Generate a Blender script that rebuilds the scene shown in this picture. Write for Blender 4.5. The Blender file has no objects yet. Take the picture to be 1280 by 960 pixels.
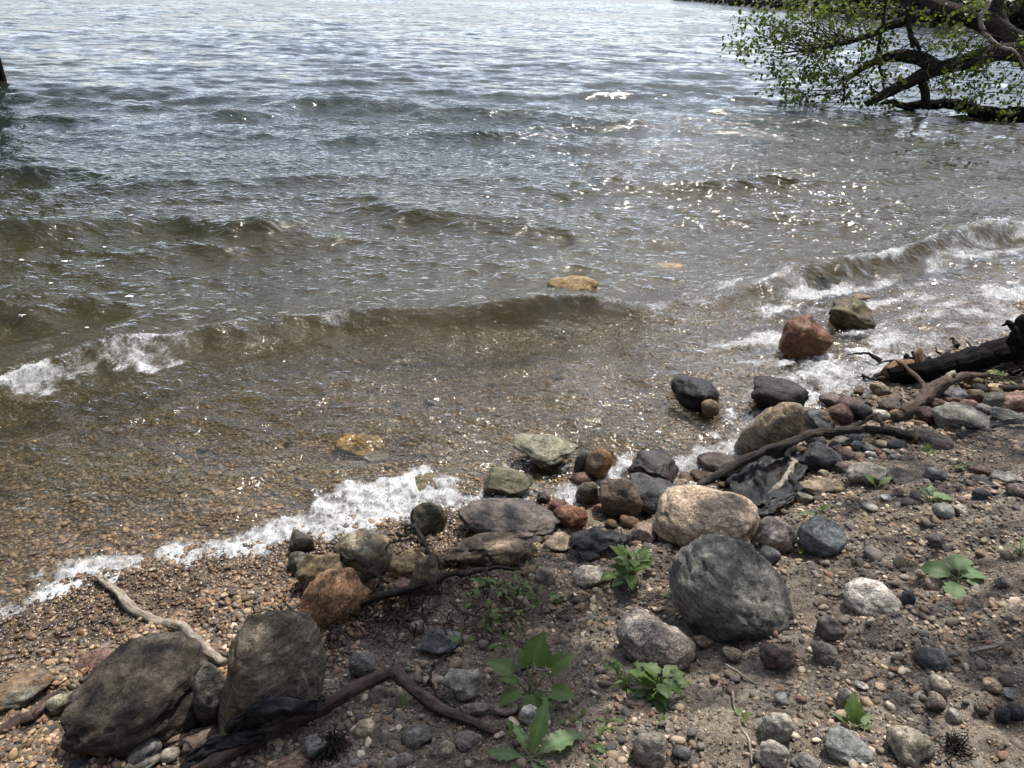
import bpy, bmesh, math, random
import numpy as np
from mathutils import Vector, Matrix, Euler

random.seed(11)
rng = np.random.default_rng(11)
scene = bpy.context.scene
COL = scene.collection

# ------------------------------------------------------------------ camera
CAM_H = 1.95
FOC = 949.0                       # focal length in pixels of the 1280x960 photograph
PITCH = math.radians(27.4)
ROLL = math.radians(2.2)
fw = np.array([0, math.cos(PITCH), -math.sin(PITCH)])
r0 = np.array([1.0, 0, 0]); u0 = np.array([0, math.sin(PITCH), math.cos(PITCH)])
rt = math.cos(ROLL) * r0 + math.sin(ROLL) * u0
up = -math.sin(ROLL) * r0 + math.cos(ROLL) * u0
EYE = np.array([0, 0, CAM_H])
camd = bpy.data.cameras.new('camera'); cam = bpy.data.objects.new('camera', camd); COL.objects.link(cam)
camd.sensor_fit = 'HORIZONTAL'; camd.sensor_width = 36.0; camd.lens = 36.0 * FOC / 1280.0
camd.clip_start = 0.05; camd.clip_end = 8000
M = Matrix.Identity(4)
for i in range(3):
    M[i][0] = rt[i]; M[i][1] = up[i]; M[i][2] = -fw[i]; M[i][3] = EYE[i]
cam.matrix_world = M
scene.camera = cam

# ------------------------------------------------------------------ sky, sun, exposure
SUN_EL = math.radians(62.0); SUN_AZ = math.radians(28.0)      # azimuth clockwise from +Y (into the picture)
sun_dir = np.array([math.sin(SUN_AZ) * math.cos(SUN_EL), math.cos(SUN_AZ) * math.cos(SUN_EL), math.sin(SUN_EL)])
w = bpy.data.worlds.new('World'); scene.world = w; w.use_nodes = True
nt = w.node_tree; nt.nodes.clear()
sky = nt.nodes.new('ShaderNodeTexSky'); sky.sky_type = 'NISHITA'; sky.sun_disc = False
sky.sun_elevation = SUN_EL; sky.sun_rotation = SUN_AZ
sky.air_density = 0.75; sky.dust_density = 1.6; sky.ozone_density = 0.5
bg = nt.nodes.new('ShaderNodeBackground'); bg.inputs['Strength'].default_value = 0.15
wo = nt.nodes.new('ShaderNodeOutputWorld')
hsv = nt.nodes.new('ShaderNodeHueSaturation'); hsv.inputs['Saturation'].default_value = 0.62      # thin bright haze over the whole sky
nt.links.new(sky.outputs[0], hsv.inputs['Color']); nt.links.new(hsv.outputs[0], bg.inputs[0]); nt.links.new(bg.outputs[0], wo.inputs[0])
sl = bpy.data.lights.new('sun', 'SUN'); sl.energy = 3.4; sl.angle = math.radians(0.53); sl.color = (1.0, 0.955, 0.89)
sun = bpy.data.objects.new('sun', sl); COL.objects.link(sun)
sun.rotation_euler = Vector(sun_dir).to_track_quat('Z', 'Y').to_euler(); sun.location = tuple(sun_dir * 40)
vs = scene.view_settings
vs.view_transform = 'Standard'; vs.look = 'None'; vs.gamma = 1.0; vs.exposure = 0.76; vs.use_curve_mapping = False
cy = scene.cycles
cy.use_denoising = True; cy.max_bounces = 8; cy.transparent_max_bounces = 12
cy.diffuse_bounces = 3; cy.glossy_bounces = 3; cy.transmission_bounces = 4
cy.caustics_reflective = False; cy.caustics_refractive = False; cy.sample_clamp_indirect = 6.0

# ------------------------------------------------------------------ numpy noise
def _hash(ix, iy, iz, seed):
    h = (ix.astype(np.int64) * 374761393 + iy.astype(np.int64) * 668265263 + iz.astype(np.int64) * 2147483647 + seed * 1274126177) & 0xFFFFFFFF
    h = ((h ^ (h >> 13)) * 1274126177) & 0xFFFFFFFF
    h = (h ^ (h >> 16)) & 0xFFFFFFFF
    return h / 4294967295.0 * 2 - 1
def vnoise(p, seed=0):
    p = np.asarray(p, float)
    i = np.floor(p); f = p - i; f = f * f * f * (f * (f * 6 - 15) + 10)
    i = i.astype(np.int64); out = 0
    for a in (0, 1):
        wx = f[:, 0] if a else 1 - f[:, 0]
        for b in (0, 1):
            wy = f[:, 1] if b else 1 - f[:, 1]
            if p.shape[1] == 2:
                out = out + wx * wy * _hash(i[:, 0] + a, i[:, 1] + b, i[:, 0] * 0, seed)
            else:
                for c in (0, 1):
                    wz = f[:, 2] if c else 1 - f[:, 2]
                    out = out + wx * wy * wz * _hash(i[:, 0] + a, i[:, 1] + b, i[:, 2] + c, seed)
    return out
def fbm(p, octs=4, seed=0, gain=0.5, lac=2.03):
    o = 0; a = 1.0; p = np.asarray(p, float)
    for k in range(octs):
        o = o + a * vnoise(p, seed + k * 17); p = p * lac + 7.31; a *= gain
    return o
def sstep(a, b, x):
    t = np.clip((x - a) / (b - a), 0, 1); return t * t * (3 - 2 * t)

# ------------------------------------------------------------------ photograph rays -> places
def ray(px, py):
    d = fw * FOC + (px - 640) * rt - (py - 480) * up
    return d / np.linalg.norm(d)
def flat(px, py, z=0.0):
    d = ray(px, py); t = (z - CAM_H) / d[2]; return EYE + d * t
def at_y(px, py, Y):
    d = ray(px, py); return EYE + d * (Y / d[1])

# shoreline (still waterline) as y = ys(x)
SH = [(-60, 16), (-17, 12), (-13, 10.2), (-10, 2.2), (-6, 0.3), (-2.9, 1.45)] + [tuple(flat(*p)[:2]) for p in
     [(0, 775), (100, 722), (210, 700), (320, 690), (420, 675), (560, 638), (640, 628), (700, 628), (780, 618), (860, 622), (940, 582), (1010, 516), (1100, 476), (1200, 440), (1280, 410)]] + \
     [(5.5, 6.2), (9, 9.0), (16, 15), (60, 48)]
SHX = np.array([p[0] for p in SH]); SHY = np.array([p[1] for p in SH])
def shore_d(x, y):
    "rough signed distance from the shoreline, positive over the lake"
    e = 0.35
    y0 = (np.interp(x - e, SHX, SHY) + np.interp(x, SHX, SHY) * 2 + np.interp(x + e, SHX, SHY)) / 4
    sl_ = (np.interp(x + e, SHX, SHY) - np.interp(x - e, SHX, SHY)) / (2 * e)
    return (y - y0) / np.sqrt(1 + sl_ ** 2)
# land heights, thin plate spline through (pixel, height) controls
CT = []
for px, py, z in [(0, 775, 0), (100, 722, 0), (210, 700, 0), (320, 690, 0), (420, 675, 0), (560, 638, 0), (640, 628, 0), (700, 628, 0), (780, 618, 0), (860, 622, 0), (940, 582, 0), (1010, 516, 0), (1100, 476, 0), (1200, 440, 0), (1280, 410, 0),
                  (0, 850, .05), (60, 800, .03), (0, 950, .09), (120, 900, .06), (200, 950, .10), (260, 780, .05), (330, 740, .05), (340, 900, .13), (300, 955, .16), (440, 790, .11), (420, 900, .19), (400, 740, .05), (480, 740, .09),
                  (530, 850, .20), (540, 760, .14), (560, 700, .08), (600, 662, .03), (640, 720, .15), (640, 800, .21), (640, 950, .30), (700, 690, .11), (720, 655, .03), (760, 760, .20), (800, 690, .15), (800, 870, .28), (840, 655, .07), (900, 640, .10), (900, 850, .29),
                  (960, 700, .21), (960, 612, .06), (1000, 640, .17), (1040, 560, .05), (1090, 540, .06), (1060, 620, .20), (1100, 740, .31), (1100, 900, .38), (1150, 580, .18), (1150, 500, .05), (1180, 650, .30), (1240, 480, .07), (1260, 540, .17), (1270, 620, .33), (1270, 760, .42), (1270, 950, .45)]:
    P = flat(px, py, z); CT.append((P[0], P[1], z))
CT += [(-5, -1, .3), (-2.2, 0.6, .2), (0, 0, .45), (2.5, 0, .6), (0, -2, .55), (4.5, 2, .7), (6, 4.2, .6), (-4, 0.6, .05)]
for x, y in [(-2.2, 2.6), (-1.2, 3.2), (-.3, 3.7), (.6, 4.0), (1.4, 4.4), (2.2, 5.0), (3.2, 5.8)]:
    CT.append((x, y, -0.115 * float(shore_d(np.array([x]), np.array([y]))[0])))
CT = np.array(CT)
def _phi(r2): return np.where(r2 > 1e-12, 0.5 * r2 * np.log(np.maximum(r2, 1e-12)), 0.0)
_n = len(CT)
_K = _phi(((CT[:, None, :2] - CT[None, :, :2]) ** 2).sum(-1)) + np.eye(_n) * 0.006
_P = np.c_[np.ones(_n), CT[:, :2]]
_A = np.zeros((_n + 3, _n + 3)); _A[:_n, :_n] = _K; _A[:_n, _n:] = _P; _A[_n:, :_n] = _P.T
_W = np.linalg.solve(_A, np.r_[CT[:, 2], 0, 0, 0])
def ground(x, y):
    x = np.atleast_1d(np.asarray(x, float)); y = np.atleast_1d(np.asarray(y, float))
    d = shore_d(x, y)
    lake = -np.where(d < 3, 0.115 * d, 0.345 + (d - 3) * 0.16); lake = np.maximum(lake, -3.5)
    out = lake.copy()
    m = (d < 1.3) & (x > -7) & (x < 8) & (y > -4)
    if m.any():
        q = np.c_[x[m], y[m]]; z = np.zeros(len(q))
        for s in range(0, len(q), 20000):
            qq = q[s:s + 20000]
            z[s:s + 20000] = _phi(((qq[:, None] - CT[None, :, :2]) ** 2).sum(-1)) @ _W[:_n] + np.c_[np.ones(len(qq)), qq] @ _W[_n:]
        wl = sstep(0.3, 1.2, d[m]); z = z * (1 - wl) + lake[m] * wl
        out[m] = z
    far = np.clip(-d * 0.12, 0, 0.9)
    out = np.where(m, out, np.where(d < 0, far, out))
    e = np.maximum(np.maximum(np.abs(x) - 4.5, 0), np.maximum(-1.5 - y, 0))
    k = sstep(0, 2.5, e) * (d < 0)
    return np.clip(out * (1 - k) + far * k, -3.5, 1.2)
def hit(px, py, dz=0.0, zmin=-9.0):
    "where the view ray through a pixel meets the ground raised by dz (never lower than zmin)"
    d = ray(px, py)
    t = np.linspace(0.9, 9.5, 560)
    p = EYE + d * t[:, None]
    s = np.maximum(ground(p[:, 0], p[:, 1]), zmin) + dz
    k = np.argmax(p[:, 2] < s)
    if k == 0: return flat(px, py, dz if zmin < -1 else zmin + dz)
    a = (p[k - 1, 2] - s[k - 1]); b = (s[k] - p[k, 2]); u_ = a / (a + b)
    return p[k - 1] * (1 - u_) + p[k] * u_

# ------------------------------------------------------------------ object helpers
def mesh_from(verts, faces, smooth=True):
    me = bpy.data.meshes.new('m')
    verts = np.asarray(verts, np.float32)
    me.vertices.add(len(verts)); me.vertices.foreach_set('co', verts.ravel())
    if isinstance(faces, np.ndarray):
        n, k = faces.shape
        me.loops.add(n * k); me.loops.foreach_set('vertex_index', faces.astype(np.int32).ravel())
        me.polygons.add(n); me.polygons.foreach_set('loop_start', np.arange(0, n * k, k, dtype=np.int32))
        me.polygons.foreach_set('use_smooth', np.full(n, smooth))
        me.update(calc_edges=True)
    else:
        me.clear_geometry(); me.from_pydata([tuple(map(float, v)) for v in verts], [], faces)
        me.polygons.foreach_set('use_smooth', np.full(len(me.polygons), smooth)); me.update()
    return me
def link(name, me, mat=None, parent=None):
    o = bpy.data.objects.new(name, me); COL.objects.link(o)
    if me is not None:
        me.name = name
        if mat and not me.materials: me.materials.append(mat)
    if parent: o.parent = parent
    return o
def tag(o, label=None, cat=None, group=None, kind=None):
    if label: o['label'] = label
    if cat: o['category'] = cat
    if group: o['group'] = group
    if kind: o['kind'] = kind
    return o
def empty(name, loc, label, cat, group=None):
    o = bpy.data.objects.new(name, None); COL.objects.link(o); o.location = tuple(loc); o.empty_display_size = 0.05
    return tag(o, label, cat, group)

# ------------------------------------------------------------------ materials
class NT:
    def __init__(s, name):
        s.m = bpy.data.materials.new(name); s.m.use_nodes = True; s.t = s.m.node_tree; s.t.nodes.clear()
        s.out = s.n('ShaderNodeOutputMaterial')
    def n(s, typ, **kw):
        x = s.t.nodes.new(typ)
        for k, v in kw.items(): setattr(x, k, v)
        return x
    def l(s, a, b): s.t.links.new(a, b)
    def setin(s, node, name, v):
        if hasattr(v, 'is_linked') or isinstance(v, bpy.types.NodeSocket): s.l(v, node.inputs[name])
        else: node.inputs[name].default_value = v
    def noise(s, vec, scale, detail=4, rough=0.55, dist=0.0, dim=None):
        x = s.n('ShaderNodeTexNoise'); x.inputs['Scale'].default_value = scale; x.inputs['Detail'].default_value = detail
        x.inputs['Roughness'].default_value = rough; x.inputs['Distortion'].default_value = dist
        if vec is not None: s.l(vec, x.inputs['Vector'])
        return x.outputs['Fac']
    def vor(s, vec, scale, out='Distance', feature='F1'):
        x = s.n('ShaderNodeTexVoronoi', feature=feature); x.inputs['Scale'].default_value = scale
        if vec is not None: s.l(vec, x.inputs['Vector'])
        return x.outputs[out]
    def ramp(s, fac, a, b, lo=0.0, hi=1.0):
        x = s.n('ShaderNodeMapRange', interpolation_type='SMOOTHSTEP'); s.l(fac, x.inputs['Value'])
        for k, v in (('From Min', a), ('From Max', b), ('To Min', lo), ('To Max', hi)): s.setin(x, k, v)
        return x.outputs[0]
    def math(s, op, a, b=0.0, clamp=False):
        x = s.n('ShaderNodeMath', operation=op, use_clamp=clamp)
        for i, v in enumerate((a, b)):
            if isinstance(v, bpy.types.NodeSocket): s.l(v, x.inputs[i])
            else: x.inputs[i].default_value = v
        return x.outputs[0]
    def mix(s, fac, a, b, blend='MIX'):
        x = s.n('ShaderNodeMix', data_type='RGBA', blend_type=blend)
        for i, v in ((0, fac), (6, a), (7, b)):
            if isinstance(v, bpy.types.NodeSocket): s.l(v, x.inputs[i])
            else: x.inputs[i].default_value = (*v, 1) if isinstance(v, tuple) and len(v) == 3 else v
        return x.outputs[2]
    def scale(s, col, fac):
        x = s.n('ShaderNodeVectorMath', operation='SCALE'); s.setin(x, 0, col); s.setin(x, 'Scale', fac); return x.outputs[0]
    def bump(s, h, strength=0.5, dist=0.01, normal=None):
        x = s.n('ShaderNodeBump'); x.inputs['Strength'].default_value = strength; x.inputs['Distance'].default_value = dist
        s.l(h, x.inputs['Height'])
        if normal: s.l(normal, x.inputs['Normal'])
        return x.outputs[0]
    def coord(s, which='Object'):
        return s.n('ShaderNodeTexCoord').outputs[which]
    def pos(s): return s.n('ShaderNodeNewGeometry').outputs['Position']
    def attr(s, name, typ='GEOMETRY', out='Fac'):
        x = s.n('ShaderNodeAttribute', attribute_name=name, attribute_type=typ); return x.outputs[out]
    def mapping(s, vec, sc=(1, 1, 1), rot=(0, 0, 0), loc=(0, 0, 0)):
        x = s.n('ShaderNodeMapping'); s.l(vec, x.inputs[0]); x.inputs['Scale'].default_value = sc; x.inputs['Rotation'].default_value = rot; x.inputs['Location'].default_value = loc
        return x.outputs[0]
    def principled(s, col, rough=0.8, normal=None, spec=0.5, **kw):
        b = s.n('ShaderNodeBsdfPrincipled'); s.setin(b, 'Base Color', (*col, 1) if isinstance(col, tuple) and len(col) == 3 else col)
        s.setin(b, 'Roughness', rough); b.inputs['Specular IOR Level'].default_value = spec
        for k, v in kw.items(): s.setin(b, k, v)
        if normal: s.l(normal, b.inputs['Normal'])
        return b.outputs[0]
    def done(s, sh): s.l(sh, s.out.inputs['Surface']); return s.m

def rock_material():
    k = NT('rock')
    oi = k.n('ShaderNodeObjectInfo')
    off = k.n('ShaderNodeVectorMath', operation='MULTIPLY_ADD')
    cx = k.n('ShaderNodeCombineXYZ'); k.l(oi.outputs['Random'], cx.inputs[0]); k.l(oi.outputs['Random'], cx.inputs[1])
    k.l(cx.outputs[0], off.inputs[0]); off.inputs[1].default_value = (31.7, 17.3, 5); k.l(k.coord(), off.inputs[2])
    v = off.outputs[0]
    base = oi.outputs['Color']; c2 = k.attr('tint', 'OBJECT', 'Color'); spk = k.attr('speckle', 'OBJECT'); wet0 = k.attr('wet', 'OBJECT')
    pz = k.n('ShaderNodeSeparateXYZ'); k.l(k.pos(), pz.inputs[0])
    wline = k.math('ADD', pz.outputs[2], k.math('MULTIPLY', k.noise(k.pos(), 12, 4), .05))
    wet = k.math('MAXIMUM', wet0, k.ramp(wline, .115, .07, 0, .75))
    big = k.noise(v, 9, 5, 0.6, 0.4)
    c = k.mix(k.ramp(big, .42, .66), base, c2)
    bed = k.noise(k.mapping(v, (1.2, 1.2, 7), (0.5, 0.35, 0)), 11, 4, 0.6)
    c = k.scale(c, k.ramp(bed, .3, .75, .58, 1.42))
    fine = k.noise(v, 60, 5, 0.7); c = k.scale(c, k.ramp(fine, .25, .8, .62, 1.4))
    crust = k.math('MULTIPLY', k.ramp(k.noise(v, 21, 7, .72, .3), .53, .63), k.math('SUBTRACT', .5, k.math('MULTIPLY', wet, .45))); c = k.mix(crust, c, k.scale(c, 1.75))
    stv = k.mapping(v, (1, 1, 3.2), (.6, .5, .3))
    dk = k.ramp(k.noise(stv, 13, 8, .75, .3), .50, .42, 0, .6); c = k.mix(dk, c, k.scale(c, .5))
    crk = k.math('ABSOLUTE', k.math('SUBTRACT', k.noise(stv, 7, 6, .6, .4), .5)); crkm = k.ramp(crk, .012, .0, 0, 1); c = k.mix(k.math('MULTIPLY', crkm, .6), c, k.scale(c, .3))
    g1 = k.noise(v, 260, 2, .5); g2 = k.vor(v, 210, 'Color')
    sep = k.n('ShaderNodeSeparateColor'); k.l(g2, sep.inputs[0])
    sp = k.math('MULTIPLY', k.ramp(sep.outputs[0], .0, 1.0, -.75, .75), spk)
    c = k.scale(c, k.math('ADD', sp, 1.0))
    dirt = k.ramp(k.noise(v, 16, 6, .7), .56, .68)
    dirt = k.math('MULTIPLY', dirt, k.math('SUBTRACT', .3, k.math('MULTIPLY', wet, .28)))
    c = k.mix(dirt, c, (0.15, .12, .09))
    c = k.scale(c, k.math('SUBTRACT', 1.0, k.math('MULTIPLY', wet, .48)))
    pit = k.ramp(k.vor(v, 48), 0.0, .35)
    h = k.math('ADD', k.math('MULTIPLY', k.noise(v, 34, 7, .68), 1.0), k.math('MULTIPLY', g1, .22))
    h = k.math('ADD', h, k.math('MULTIPLY', pit, .12)); h = k.math('SUBTRACT', h, k.math('MULTIPLY', crkm, .35))
    nb = k.bump(h, .75, .012)
    rough = k.math('SUBTRACT', .88, k.math('MULTIPLY', wet, .60))
    return k.done(k.principled(c, rough, nb, .28))
ROCK = rock_material()

def pebble_material():
    k = NT('pebble')
    c = k.attr('col', 'INSTANCER', 'Color'); wet = k.attr('wet', 'INSTANCER')
    v = k.pos()
    c = k.scale(c, k.ramp(k.noise(v, 120, 4, .65), .25, .8, .65, 1.3))
    c = k.scale(c, k.math('SUBTRACT', 1.0, k.math('MULTIPLY', wet, .5)))
    nb = k.bump(k.noise(v, 320, 4, .6), .35, .003)
    return k.done(k.principled(c, k.math('SUBTRACT', .85, k.math('MULTIPLY', wet, .68)), nb, .4))
PEB = pebble_material()
def single_pebble_material():
    k = NT('loose_pebble')
    oi = k.n('ShaderNodeObjectInfo'); v = k.pos()
    c = k.scale(oi.outputs['Color'], k.ramp(k.noise(v, 90, 5, .65), .25, .8, .6, 1.35))
    dirt = k.ramp(k.noise(v, 45, 4, .6), .52, .66, 0, .6)
    c = k.mix(dirt, c, (.14, .11, .085))
    nb = k.bump(k.noise(v, 200, 5, .6), .5, .004)
    return k.done(k.principled(c, .82, nb, .4))
PEB1 = single_pebble_material()

def ground_material():
    k = NT('dirt')
    v = k.pos()
    n1 = k.noise(v, 2.2, 5, .6); n2 = k.noise(v, 14, 6, .65); n3 = k.noise(v, 70, 5, .7); n4 = k.noise(v, 330, 3, .6)
    c = k.mix(k.ramp(n1, .4, .62), (.150, .121, .090), (.225, .190, .148))
    c = k.mix(k.ramp(n2, .5, .68), c, (.085, .062, .047))
    c = k.scale(c, k.ramp(n3, .25, .78, .45, 1.5)); c = k.scale(c, k.ramp(n4, .25, .78, .6, 1.4))
    grit = k.n('ShaderNodeTexVoronoi'); grit.inputs['Scale'].default_value = 190; k.l(v, grit.inputs['Vector'])
    hs = k.n('ShaderNodeSeparateColor'); k.l(grit.outputs['Color'], hs.inputs[0])
    gcol = k.mix(hs.outputs[1], (.07, .06, .055), (.30, .24, .185))
    gm = k.math('MULTIPLY', k.ramp(hs.outputs[0], .55, .6), k.ramp(grit.outputs['Distance'], .55, .4))
    c = k.mix(gm, c, gcol)
    sep = k.n('ShaderNodeSeparateXYZ'); k.l(v, sep.inputs[0])
    # the wet beach and the lake bed are gravel of another colour
    bed = k.ramp(k.math('ADD', sep.outputs[2], k.math('MULTIPLY', n2, .03)), .075, .035)
    g2 = k.n('ShaderNodeTexVoronoi'); g2.inputs['Scale'].default_value = 75; k.l(v, g2.inputs['Vector'])
    h2 = k.n('ShaderNodeSeparateColor'); k.l(g2.outputs['Color'], h2.inputs[0])
    bc = k.mix(h2.outputs[0], (.075, .058, .042), (.24, .17, .105)); bc = k.mix(k.ramp(h2.outputs[2], .8, .9, 0, .8), bc, (.33, .27, .19))
    bc = k.scale(bc, k.ramp(g2.outputs['Distance'], .55, .25, .35, 1.0)); bc = k.scale(bc, k.ramp(n1, .35, .65, .95, 1.6))
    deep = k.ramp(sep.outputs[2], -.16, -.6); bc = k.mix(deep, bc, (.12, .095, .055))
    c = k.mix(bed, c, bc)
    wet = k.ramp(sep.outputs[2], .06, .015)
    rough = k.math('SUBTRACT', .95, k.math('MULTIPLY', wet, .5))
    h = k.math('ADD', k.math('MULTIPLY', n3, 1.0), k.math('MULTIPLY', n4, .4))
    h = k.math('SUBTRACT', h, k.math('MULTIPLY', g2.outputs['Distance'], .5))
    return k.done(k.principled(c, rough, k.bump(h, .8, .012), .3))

def water_material():
    k = NT('lake_water')
    v = k.pos()
    m1 = k.mapping(v, (1.0, 1.9, 1), (0, 0, .12))
    b1 = k.noise(m1, 8, 2, .5, .5); b2 = k.noise(k.mapping(v, (1, 1.7, 1), (0, 0, -.35)), 24, 2, .55, .4); b3 = k.noise(v, 70, 2, .5)
    fine = k.attr('fine')
    h = k.math('MULTIPLY', k.math('ADD', k.math('MULTIPLY', b2, .5), k.math('MULTIPLY', b3, .16)), fine)
    h = k.math('ADD', k.math('MULTIPLY', b1, k.attr('mid')), h)
    hh = k.math('MULTIPLY', h, k.attr('chop'))
    nb = k.bump(hh, 1.0, .040)
    def chopn(sc, sy, det, amp, rot):
        x = k.n('ShaderNodeTexNoise'); x.inputs['Scale'].default_value = sc; x.inputs['Detail'].default_value = det; x.inputs['Roughness'].default_value = .72
        k.l(k.mapping(v, (1, sy, 1), (0, 0, rot)), x.inputs['Vector'])
        y = k.n('ShaderNodeVectorMath', operation='SUBTRACT'); k.l(x.outputs['Color'], y.inputs[0]); y.inputs[1].default_value = (.5, .53, .5)
        z = k.n('ShaderNodeVectorMath', operation='MULTIPLY'); k.l(y.outputs[0], z.inputs[0]); z.inputs[1].default_value = (amp * .7, amp, 0)
        return z.outputs[0]
    sm = k.n('ShaderNodeVectorMath', operation='ADD'); k.l(chopn(1.5, 1.9, 5, 1.25, .1), sm.inputs[0]); k.l(chopn(.22, 2.2, 4, .5, -.15), sm.inputs[1])
    sc_ = k.n('ShaderNodeVectorMath', operation='SCALE'); k.l(sm.outputs[0], sc_.inputs[0]); k.l(k.attr('far'), sc_.inputs['Scale'])
    ad = k.n('ShaderNodeVectorMath', operation='ADD'); k.l(nb, ad.inputs[0]); k.l(sc_.outputs[0], ad.inputs[1])
    nn = k.n('ShaderNodeVectorMath', operation='NORMALIZE'); k.l(ad.outputs[0], nn.inputs[0]); nb = nn.outputs[0]
    fr = k.n('ShaderNodeFresnel'); fr.inputs['IOR'].default_value = 1.333; k.l(nb, fr.inputs['Normal'])
    gl = k.n('ShaderNodeBsdfGlossy'); gl.inputs['Roughness'].default_value = .055; k.l(nb, gl.inputs['Normal']); gl.inputs['Color'].default_value = (1, 1, 1, 1)
    dep = k.attr('depth')
    murk = k.mix(k.ramp(dep, .25, 1.3), (.046, .039, .013), (.017, .025, .021))
    df = k.n('ShaderNodeBsdfDiffuse'); k.l(murk, df.inputs['Color'])
    tr = k.n('ShaderNodeBsdfTransparent'); k.l(k.mix(k.ramp(dep, 0, .5), (.96, .95, .9), (.72, .68, .45)), tr.inputs['Color'])
    op = k.math('SUBTRACT', 1.0, k.math('POWER', 2.718, k.math('MULTIPLY', k.math('MAXIMUM', dep, 0.0), -2.6)))
    mb = k.n('ShaderNodeMixShader'); k.l(op, mb.inputs[0]); k.l(tr.outputs[0], mb.inputs[1]); k.l(df.outputs[0], mb.inputs[2])
    ms = k.n('ShaderNodeMixShader'); k.l(fr.outputs[0], ms.inputs[0]); k.l(mb.outputs[0], ms.inputs[1]); k.l(gl.outputs[0], ms.inputs[2])
    # foam
    fm = k.attr('foam')
    vm = k.mapping(v, (1.2, .75, 1), (0, 0, .35))
    wv = k.n('ShaderNodeTexNoise'); wv.inputs['Scale'].default_value = 14; wv.inputs['Detail'].default_value = 4; k.l(vm, wv.inputs['Vector'])
    wa = k.n('ShaderNodeVectorMath', operation='MULTIPLY_ADD'); k.l(wv.outputs['Color'], wa.inputs[0]); wa.inputs[1].default_value = (.07, .07, 0); k.l(vm, wa.inputs[2])
    cell = k.vor(wa.outputs[0], 26, 'Distance', 'DISTANCE_TO_EDGE'); cell2 = k.vor(wa.outputs[0], 70, 'Distance', 'DISTANCE_TO_EDGE')
    f1 = k.noise(vm, 30, 9, .8, .6); f3 = k.noise(v, 8, 4, .65, .5)
    lace = k.math('MAXIMUM', k.ramp(cell, .16, .0), k.math('MULTIPLY', k.ramp(cell2, .2, .0), .8))
    pat = k.math('ADD', k.math('MULTIPLY', f1, .8), k.math('MULTIPLY', f3, .4))
    pat = k.math('ADD', pat, k.math('MULTIPLY', lace, .17)); pat = k.math('ADD', pat, k.math('MULTIPLY', fm, .85))
    fac = k.math('MULTIPLY', k.ramp(pat, 1.12, 1.92), k.ramp(fm, .02, .25), True)
    fb = k.bump(f1, .6, .012)
    wf = k.principled((.62, .63, .63), .6, fb, .2)
    mf = k.n('ShaderNodeMixShader'); k.l(fac, mf.inputs[0]); k.l(ms.outputs[0], mf.inputs[1]); k.l(wf, mf.inputs[2])
    return k.done(mf.outputs[0])

def bark_material(name, a, b, scale=1.0, rough=.9, spec=.3):
    k = NT(name)
    u = k.attr('UVMap', 'GEOMETRY', 'Vector')
    p = k.coord()
    uv = k.n('ShaderNodeUVMap'); vv = k.mapping(uv.outputs[0], (1.0, .16, 1))
    n = k.noise(vv, 14 * scale, 6, .65, .6); n2 = k.noise(p, 40 * scale, 5, .65)
    c = k.mix(k.ramp(n, .35, .68), a, b); c = k.scale(c, k.ramp(n2, .25, .8, .6, 1.35))
    h = k.math('ADD', n, k.math('MULTIPLY', n2, .5))
    return k.done(k.principled(c, rough, k.bump(h, .9, .012 / max(scale, .3)), spec))
BARK_GREY = bark_material('bleached_wood', (.20, .165, .125), (.42, .36, .28))
BARK_BROWN = bark_material('brown_bark', (.055, .036, .027), (.13, .09, .07))
BARK_DARK = bark_material('dark_bark', (.018, .014, .011), (.06, .048, .038))
BARK_CHAR = bark_material('charred_wood', (.004, .004, .004), (.022, .019, .017), .5, .92, .08)
BARK_TREE = bark_material('tree_bark', (.022, .018, .014), (.075, .062, .05), .35, .95, .1)
RAW_WOOD = bark_material('broken_wood', (.12, .065, .03), (.28, .17, .09))
ROOTM = bark_material('root_skin', (.05, .03, .022), (.13, .085, .06))

def leaf_material(name, col, trans=.45):
    k = NT(name)
    oi = k.n('ShaderNodeObjectInfo')
    v = k.pos()
    var = k.attr('tone')
    c = k.scale((*col, 1)[:3], 1.0) if False else None
    cc = k.mix(k.noise(v, 30, 3, .6), (col[0] * .7, col[1] * .75, col[2] * .7), (col[0] * 1.3, col[1] * 1.2, col[2] * 1.2))
    cc = k.scale(cc, k.math('ADD', var, .75))
    d = k.principled(cc, .5, k.bump(k.noise(v, 160, 3), .3, .003), .4)
    t = k.n('ShaderNodeBsdfTranslucent'); k.l(k.mix(1.0, cc, (1.5, 1.45, .45), 'MULTIPLY'), t.inputs['Color'])
    m = k.n('ShaderNodeMixShader'); m.inputs[0].default_value = trans; k.l(d, m.inputs[1]); k.l(t.outputs[0], m.inputs[2])
    return k.done(m.outputs[0])
LEAF_TREE = leaf_material('poplar_leaf', (.072, .108, .03), .45)
LEAF_WEED = leaf_material('weed_leaf', (.085, .14, .035), .4)
LEAF_PALE = leaf_material('pale_weed_leaf', (.13, .21, .085), .35)
LEAF_DARK = leaf_material('far_leaf', (.028, .042, .018), .2)
STEM = (lambda k: k.done(k.principled((.14, .17, .06), .6)))(NT('weed_stem'))
YEL = (lambda k: k.done(k.principled((.55, .36, .05), .6)))(NT('yellow_leaf'))
PLAST = (lambda k: k.done(k.principled(k.mix(k.ramp(k.noise(k.pos(), 22, 5, .7), .45, .7), (.009, .009, .010), (.024, .023, .022)), k.ramp(k.noise(k.pos(), 30, 4), .3, .7, .48, .75), k.bump(k.noise(k.pos(), 45, 4, .6, .8), .4, .01), .3)))(NT('black_plastic'))
FOAMB = (lambda k: k.done(k.principled((.62, .63, .63), .4, None, .4)))(NT('foam_bubble'))

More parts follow.
